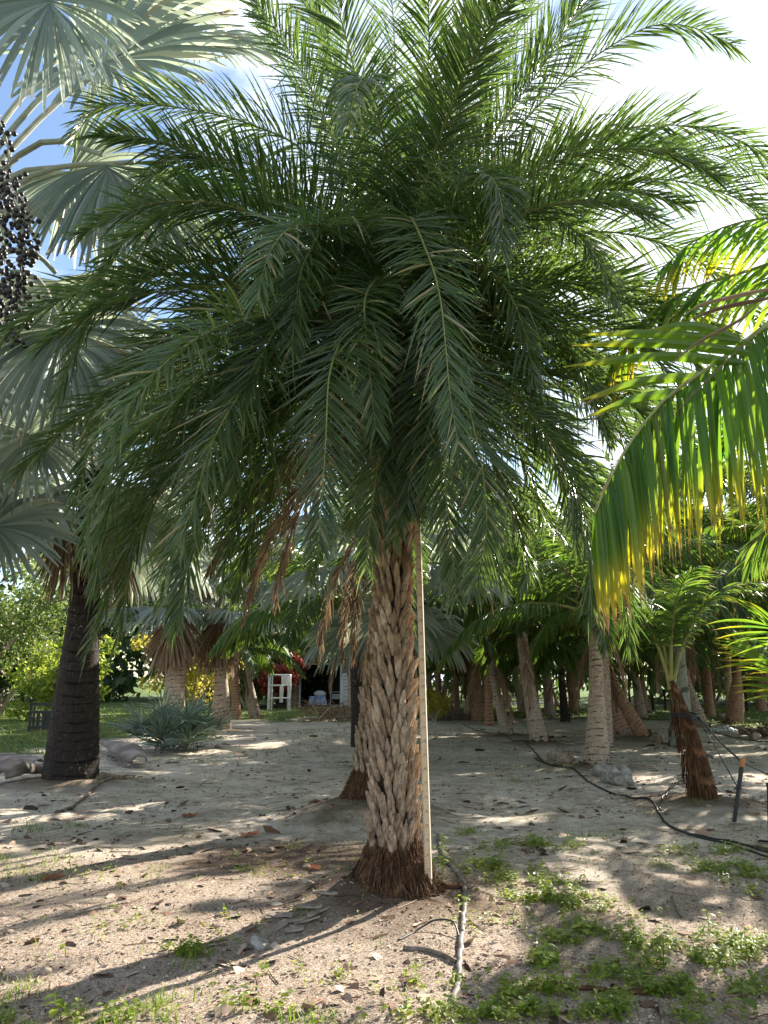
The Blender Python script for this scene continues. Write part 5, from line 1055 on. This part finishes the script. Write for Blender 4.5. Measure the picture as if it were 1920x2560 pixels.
hose('fallen_branch', [c5(150, 925), c5(185, 895), c5(215, 870)], .035, 'short grey stalk leaning by the boat-shaped leaf base', 'twig', cat='branch')
hose('fallen_branch', [c8(85, 832), c8(160, 840), c8(240, 865), c8(310, 895)], .015, 'dark curved stalk crossing the sand left of the grey hose', 'twig', cat='branch', wob=.003)
hose('fallen_branch', [c8(770, 1010), c8(880, 1005), c8(1000, 1020), c8(1130, 1015)], .014, 'reddish dead stalk lying among the weeds at the bottom', 'dark_fibre', cat='branch', wob=.003)
hose('fallen_branch', [c8(965, 930), c8(1040, 915), c8(1100, 890)], .011, 'short dark stick just above the reddish stalk', 'twig', cat='branch')
hose('fallen_branch', [c8(260, 598), c8(320, 588), c8(352, 585)], .024, 'flat dark bark piece touching the bend of the grey hose', 'dark_fibre', cat='branch')
hose('fallen_branch', [(*c8(1245, 620), .02), c8(1262, 655), c8(1285, 690)], .008, 'small pale curved twig on the sunlit sand at the right', 'twig', cat='branch')
hose('fallen_branch', [c8(1190, 1050), c8(1200, 1100), c8(1205, 1150)], .009, 'pale twig pointing down at the bottom edge among weeds', 'twig', cat='branch')
rg = np.random.default_rng(31)
def brush_pile(c, n, w, h, label, seed, mat='dead_leaf'):
    rg = np.random.default_rng(seed); x, y = c; mb = MB()
    for i in range(n):
        a = rg.uniform(0, 6.28); l = rg.uniform(.3, 1) * w; p = np.array([rg.normal(0, w * .35), rg.normal(0, w * .2), rg.uniform(0, h * .5)]); e = p + np.array([math.cos(a) * l, math.sin(a) * l * .6, rg.uniform(-.1, .8) * h]); e[2] = max(e[2], .02)
        m_ = (p + e) / 2 + np.array([0, 0, rg.uniform(0, .3) * h]); mb.tube([p, m_, e], [.018, .013, .005], 4, 0, (rg.random(), .5, .5, 1), cap=False)
    return tag(link('brush_pile', mb.mesh('brush_pile', M[mat]), None, (x, y, hgt(x, y))), label, 'brush pile', 'heaps of dead palm stalks')
brush_pile(flat(*c5(1430, 698)), 130, 1.3, .75, 'heap of dry palm stalks on the lane in front of the shed', 5)
brush_pile(flat(*c6(290, 695)), 90, 1.0, .3, 'low dark heap of husks and stalks left of the fat palm pair', 6, 'twig')
brush_pile(flat(*c6(1640, 770)), 70, .7, .35, 'reddish heap of dead fronds at the right edge', 7, 'dead_date')
# loose dead leaves and boot chips near the big palm
chip = [(583, 2400), (625, 2330), (700, 2300), (742, 2312), (770, 2290), (690, 2330), (735, 2335), (800, 2300), (812, 2272), (765, 2312)]
M['chip'] = solid_mat('bark_chip', [(.3, (.16, .12, .09)), (.6, (.36, .30, .24)), (.8, (.52, .47, .40))], 9, rough=.9, bump=.4)
for i, c in enumerate(chip[1:]):
    rg = np.random.default_rng(60 + i); x, y = flat(*c); mb = MB(); l, w_ = rg.uniform(.06, .13), rg.uniform(.02, .035); P = np.zeros((5, 4, 3))
    for a_ in range(5):
        for b_ in range(4): P[a_, b_] = ((a_ / 4 - .5) * 2 * l, (b_ / 3 - .5) * 2 * w_ * (1 - .5 * abs(a_ / 4 - .4)), .014 + .02 * abs(b_ / 3 - .5) + rg.normal(0, .003))
    P2_ = P.copy(); P2_[..., 2] -= .012; mb.grid(np.concatenate([P, P2_[:, ::-1]], 1), 0, None, wrap=True); mb.grid(np.stack([P[0], P2_[0]], 0)); mb.grid(np.stack([P[-1], P2_[-1]], 0))
    tag(link('bark_chip', mb.mesh('bark_chip', M['chip']), None, (x, y, hgt(x, y)), (rg.uniform(-.15, .15), rg.uniform(-.15, .15), rg.uniform(-.3, 1.2))), 'grey-brown flake of palm boot lying in the trunk shadow left of the big palm', 'bark', 'flakes of palm boot by the big palm')
M['dry_leaf'] = leaf_mat('dry_leaf', (.30, .10, .05), (.52, .22, .12), (.35, .12, .05), (.5, .22, .1), (.3, .2, .1), 2, .15, .7, .2)
for c, r_, lab in (((473, 2038), .13, 'orange-brown fallen leaf on the sand, upper one of two'), ((625, 2092), .15, 'reddish-brown fallen leaf on the sand, lower one of two'), ((132, 2202), .10, 'pale brown fallen leaf near the left edge'), ((311, 1958), .11, 'bright orange leaf at the tip of the fallen branch'), ((785, 2178), .09, 'small tan leaf just left of the big palm foot')):
    x, y = flat(*c); mb = MB(); a = np.linspace(0, 2 * np.pi, 15)[:-1]; rg = np.random.default_rng(int(c[0])); rr = r_ * rg.uniform(.6, 1, 14); ring = np.stack([np.cos(a) * rr, np.sin(a) * rr * .55, .012 + .03 * np.abs(np.sin(a * 1.5 + 1))], 1)
    mb.grid(np.stack([ring * np.array([.05, .05, 1]) + [0, 0, .01], ring * np.array([.55, .55, .6]), ring], 0), 0, (rg.random(), .3, .5, 1), wrap=True)
    tag(link('fallen_leaf', mb.mesh('fallen_leaf', M['dry_leaf']), None, (x, y, hgt(x, y)), (0, 0, rg.uniform(0, 3))), lab, 'leaf', 'large fallen leaves on the sand')

# ------------------------------------------------------------------ grass, weeds, litter
def blades(pts, rng, h, w_, lean=.5, S=3):
    n = len(pts); P0 = np.array([[x, y, hgt(x, y) - .005] for x, y in pts]); a = rng.uniform(0, 2 * np.pi, n); H = h * rng.uniform(.4, 1.2, n); d = np.stack([np.cos(a), np.sin(a), np.zeros(n)], 1); b = rng.uniform(.1, lean, n) * 2
    s = np.linspace(0, 1, S + 1); C = P0[:, None] + d[:, None] * (b * H)[:, None, None] * (s**1.7)[None, :, None] + np.array([0, 0, 1.]) * (H[:, None] * (s - .25 * b[:, None] * s**2))[..., None]
    wv = np.stack([-np.sin(a), np.cos(a), np.zeros(n)], 1)[:, None] * (w_ * np.array([1, .9, .6, .08][:S + 1]))[None, :, None] * rng.uniform(.6, 1.2, n)[:, None, None]
    col = np.ones((n, S + 1, 2, 4)); col[..., 0] = rng.random(n)[:, None, None]; col[..., 1] = s[None, :, None]; col[..., 2] = rng.random(n)[:, None, None]
    return np.stack([C - wv, C + wv], 2), col
M['grass'] = leaf_mat('grass', (.05, .10, .018), (.15, .21, .04), (.20, .36, .03), (.42, .52, .08), (.45, .36, .18), .8, .4, .5, .4)
M['weed'] = leaf_mat('weed', (.06, .11, .018), (.22, .29, .04), (.34, .50, .03), (.70, .80, .09), (.4, .4, .1), 2, .42, .45, .45)
rng = np.random.default_rng(99)
def patch(dx, dy, rx, ry, n):      # display pixel centre, metres
    x, y = flat(dx * KD, dy * KD); q = rng.normal(0, .5, (n, 2)) * [rx, ry]; keep = np.array([mnoise.noise(Vector(((x + a) * 5, (y + b) * 5, 2))) > .0 for a, b in q]); return [(x + a, y + b) for a, b in q[keep]]
gp_, wp_ = [], []
for a in ((385, 2075, .22, .16, 260), (350, 2160, .3, .15, 200), (290, 2180, .3, .15, 160), (60, 1860, .5, .35, 420), (35, 1900, .3, .3, 260), (130, 1790, .6, .3, 300), (60, 1795, .5, .3, 300), (30, 2140, .3, .2, 200), (120, 2195, .5, .2, 200), (370, 2195, .4, .12, 120),
          (630, 1830, .3, .2, 60), (500, 1850, .2, .1, 40), (520, 1880, .12, .1, 60), (340, 1900, .4, .3, 80), (380, 1645, 1.6, .4, 700), (440, 1650, .9, .3, 300), (280, 1690, .8, .4, 200), (325, 1715, .4, .3, 150), (760, 1665, .5, .4, 150), (1110, 1655, .8, .5, 250), (940, 1900, .1, .1, 30),
          (1300, 1800, .5, .3, 150), (1130, 1690, .7, .4, 300), (1245, 1665, .6, .5, 200), (1600, 1650, 1.0, .8, 350), (1500, 1745, .5, .3, 150), (1640, 1800, .4, .3, 100), (1030, 1620, .7, .4, 150), (1190, 1600, .8, .5, 150), (970, 2190, .12, .08, 90), (560, 2205, .3, .1, 120), (650, 2200, .25, .1, 80)):
    gp_ += patch(*a)
for a in ((1130, 1830, .55, .3, 330), (1190, 1820, .4, .25, 220), (1060, 1880, .45, .2, 300), (1130, 1910, .4, .25, 420), (1190, 1945, .35, .25, 460), (1240, 1960, .25, .25, 200), (1020, 1870, .3, .15, 120), (1530, 1845, .5, .2, 300), (1480, 1880, .4, .2, 180), (1600, 1890, .35, .3, 420), (1640, 1920, .3, .3, 260),
          (1250, 2020, .25, .1, 170), (1210, 2040, .15, .1, 100), (1420, 2040, .35, .15, 260), (1500, 2080, .5, .2, 380), (1560, 2130, .5, .2, 420), (1440, 2150, .4, .15, 260), (1620, 2050, .3, .2, 260), (1330, 2195, .5, .12, 300), (1080, 2190, .4, .12, 250), (1160, 2160, .25, .15, 260), (1180, 2090, .12, .18, 160), (1300, 2110, .4, .2, 160), (980, 2120, .3, .1, 60),
          (400, 2060, .15, .12, 140), (1010, 1800, .15, .15, 60), (820, 2200, .6, .2, 70), (640, 2120, .8, .3, 80), (540, 2000, .9, .4, 60), (240, 2000, .9, .4, 50), (180, 1900, .8, .4, 90), (1080, 2000, .4, .3, 60), (1380, 1990, .5, .3, 60), (500, 2180, .5, .1, 60), (700, 1880, .7, .4, 60), (230, 2190, .3, .1, 60), (60, 2205, .3, .1, 60)):
    wp_ += patch(*a)
# sparse blades everywhere near, and a lawn farther off
for x, y in zip(rng.uniform(-9, 9, 16000), rng.uniform(3.2, 22, 16000)):
    if abs(x) < y * .6 and mnoise.noise(Vector((x * 1.3, y * 1.3, 33))) > .02 + .35 * rng.random(): gp_.append((x, y))
mb = MB(); G_, c_ = blades(gp_, rng, .075, .0028); mb.grid(G_, 0, c_)
lawn = []
for x, y in zip(rng.uniform(-26, 30, 42000), rng.uniform(14, 42, 42000)):
    if abs(x) < y * .62 and zones(x, y)[0] > .25 + .4 * rng.random(): lawn.append((x, y))
G_, c_ = blades(lawn, rng, .11, .012, S=2); mb.grid(G_, 0, c_)
tag(link('grass', mb.mesh('grass', M['grass'])), 'sparse green grass tufts and lawn', kind='stuff')
mb = MB()
pts = np.array([[x, y, hgt(x, y)] for x, y in wp_]); n = len(pts)
hh = rng.uniform(.01, .085, n)
for k in range(3):                                                  # small oval leaves on short stems
    a = rng.uniform(0, 2 * np.pi, n); l = rng.uniform(.018, .045, n)[:, None]; u = np.stack([np.cos(a), np.sin(a), rng.uniform(-.2, .5, n)], 1); v = np.stack([-np.sin(a), np.cos(a), rng.normal(0, .25, n)], 1)
    p = pts + np.array([0, 0, 1.]) * (hh * (1 - .28 * k))[:, None]; wd = l * rng.uniform(.45, .65, (n, 1)) * .5; dn = np.array([0, 0, -1.]) * l * .3
    G_ = np.stack([np.stack([p, p, p], 1), np.stack([p + u * l * .4 - v * wd, p + u * l * .4 - [0, 0, .003], p + u * l * .4 + v * wd], 1), np.stack([p + u * l * .75 - v * wd * .7 + dn * .4, p + u * l * .75 + dn * .4 - [0, 0, .002], p + u * l * .75 + v * wd * .7 + dn * .4], 1), np.stack([p + u * l + dn] * 3, 1)], 1)
    G_[:, 0, 0] -= v * .001; G_[:, 0, 2] += v * .001; G_[:, 3, 0] -= v * .001; G_[:, 3, 2] += v * .001
    col = np.ones((n, 4, 3, 4)); col[..., 0] = rng.random(n)[:, None, None]; col[..., 1] = .4; mb.grid(G_, 0, col)
G_, c_ = blades([tuple(q[:2]) for q in pts[::2]], rng, .07, .0016, .3); mb.grid(G_, 0, c_)
tag(link('weeds', mb.mesh('weeds', M['weed'])), 'low broad-leaved weeds creeping over the sand', kind='stuff')
# taller single weeds
def weed_plant(c, h, label, seed, n=9, L_=.09):
    x, y = flat(*c); rg = np.random.default_rng(seed); mb = MB(); top = np.array([rg.normal(0, .03), rg.normal(0, .03), h]); st = spline([(0, 0, -.01), top * .5 + rg.normal(0, .01, 3), top], 8)[0]; mb.tube(st, .003, 5, 0, (.3, .3, .5, 1))
    for i in range(n):
        s_ = .3 + .7 * i / n; p = np.array([np.interp(s_, np.linspace(0, 1, 8), st[:, k]) for k in range(3)]); a = i * 2.4; l = L_ * rg.uniform(.6, 1.1) * (1.1 - .4 * s_); u = np.array([math.cos(a), math.sin(a), .35]); v = np.array([-math.sin(a), math.cos(a), 0]); t_ = np.linspace(0, 1, 6); wd = np.sin(np.pi * np.clip(t_, .03, .97)) * l * .28
        C = p + u * (l * t_)[:, None] + np.array([0, 0, -1.]) * (l * .5 * t_**2)[:, None]; G_ = np.stack([C - v * wd[:, None], C - np.array([0, 0, .1]) * wd[:, None], C + v * wd[:, None]], 1); mb.grid(G_, 0, (rg.random(), .4, .5, 1))
    return tag(link('weed_plant', mb.mesh('weed_plant', M['weed']), None, (x, y, hgt(x, y))), label, 'weed', 'single upright weeds')
weed_plant(c8(705, 1010), .22, 'upright leafy weed in shade beside the bottom weeds, right of the grey hose', 1, 14, .1)
weed_plant(c8(1205, 900), .16, 'bright broad-leaved weed at the edge of the lower right weed patch', 2, 10, .09)
weed_plant(c8(1330, 790), .12, 'sunlit low weed above the lower right weed patch', 3, 10, .08)
weed_plant(c8(860, 790), .15, 'green weed standing alone below the bright weed patch', 4, 12, .09)
weed_plant(c8(368, 470), .15, 'small bright weed just right of the rod foot', 5, 8, .07)
weed_plant(c8(505, 490), .16, 'sunlit broad-leaved weed at the left tip of the bright patch', 6, 9, .09)
weed_plant((1108, 2225), .36, 'yellow-green leafy sprig growing up beside the rod', 7, 20, .075)
weed_plant((1092, 2222), .40, 'bright sprig with larger leaves between trunk and rod', 8, 10, .10)
weed_plant((178, 2172), .14, 'bright little weed on the sand at the left', 9, 8, .07)
weed_plant((152, 2545), .14, 'pale green weed at the lower left corner in the shadow', 10, 8, .08)
weed_plant(c8(1400, 740), .13, 'dull green weed in half shade right of the sunlit low weed', 11, 8, .07)
weed_plant(c8(1560, 1085), .12, 'round-leaved weed near the lower right corner', 12, 6, .12)
# litter chips
mb = MB(); n = 26000; yy_ = 3.0 + rng.random(n)**1.5 * 8.5; xx_ = rng.uniform(-1, 1, n) * yy_ * .62
keep = np.array([zones(a, b)[1] * 1.0 + .62 * (b < 8) * (.6 + mnoise.noise(Vector((a * 1.2, b * 1.2, 9)))) > .35 * rng.random() for a, b in zip(xx_, yy_)])
xx_, yy_ = xx_[keep], yy_[keep]; n = len(xx_); p = np.array([[a, b, hgt(a, b) + .003] for a, b in zip(xx_, yy_)]); a = rng.uniform(0, 6.28, n); l = rng.uniform(.004, .013, n)[:, None] * (1 + 3 * (rng.random((n, 1)) < .05)); u = np.stack([np.cos(a), np.sin(a), rng.normal(0, .25, n)], 1); v = np.stack([-np.sin(a), np.cos(a), rng.normal(0, .4, n)], 1); w_ = l * rng.uniform(.25, .7, (n, 1))
G_ = np.stack([np.stack([p - u * l - v * w_, p - u * l + v * w_], 1), np.stack([p - v * w_, p + v * w_], 1) + [0, 0, .003], np.stack([p + u * l - v * w_ * .6, p + u * l + v * w_ * .6], 1)], 1); col = np.ones((n, 3, 2, 4)); col[..., 0] = rng.random(n)[:, None, None]; mb.grid(G_, 0, col)
for i in range(900):
    y = 3 + rng.random()**1.1 * 16; x = rng.uniform(-1, 1) * y * .6; aa = rng.uniform(0, 6.28); l = rng.uniform(.03, .12); q = [(x + math.cos(aa) * l * s_ + rng.normal(0, .006), y + math.sin(aa) * l * s_ + rng.normal(0, .006)) for s_ in (-1, 0, 1)]; mb.tube([(a_, b_, hgt(a_, b_) + .006) for a_, b_ in q], [.0035, .003, .0015], 4, 0, (rng.random() * .8, .5, .5, 1), cap=False)
M['litter'] = solid_mat('litter', [(.15, (.05, .028, .018)), (.4, (.20, .11, .07)), (.65, (.40, .27, .19)), (.92, (.50, .40, .31))], 3, rough=.9, bump=0, attr=.9)
n = 9000; yy_ = rng.uniform(7.5, 26, n); xx_ = rng.uniform(-1, 1, n) * yy_ * .55
keep = np.array([mnoise.noise(Vector((a * .9, b * .9, 19))) > -.05 + .4 * (rng.random() - .5) for a, b in zip(xx_, yy_)]); xx_, yy_ = xx_[keep], yy_[keep]; n = len(xx_)
p = np.array([[a, b, hgt(a, b) + .006] for a, b in zip(xx_, yy_)]); a = rng.uniform(0, 6.28, n); l = rng.uniform(.012, .04, n)[:, None] * (1 + 2 * (rng.random((n, 1)) < .08)); u = np.stack([np.cos(a), np.sin(a), rng.normal(0, .15, n)], 1); v = np.stack([-np.sin(a), np.cos(a), rng.normal(0, .5, n)], 1); w_ = l * rng.uniform(.12, .5, (n, 1))
G_ = np.stack([np.stack([p - u * l - v * w_, p - u * l + v * w_], 1), np.stack([p - v * w_, p + v * w_], 1) + [0, 0, .006], np.stack([p + u * l - v * w_ * .4, p + u * l + v * w_ * .4], 1)], 1); col = np.ones((n, 3, 2, 4)); col[..., 0] = (rng.random(n)**1.6 * .85)[:, None, None]; mb.grid(G_, 0, col)
tag(link('leaf_litter', mb.mesh('leaf_litter', M['litter'])), 'scattered brown chips, twigs and bits of dead leaf', kind='stuff')
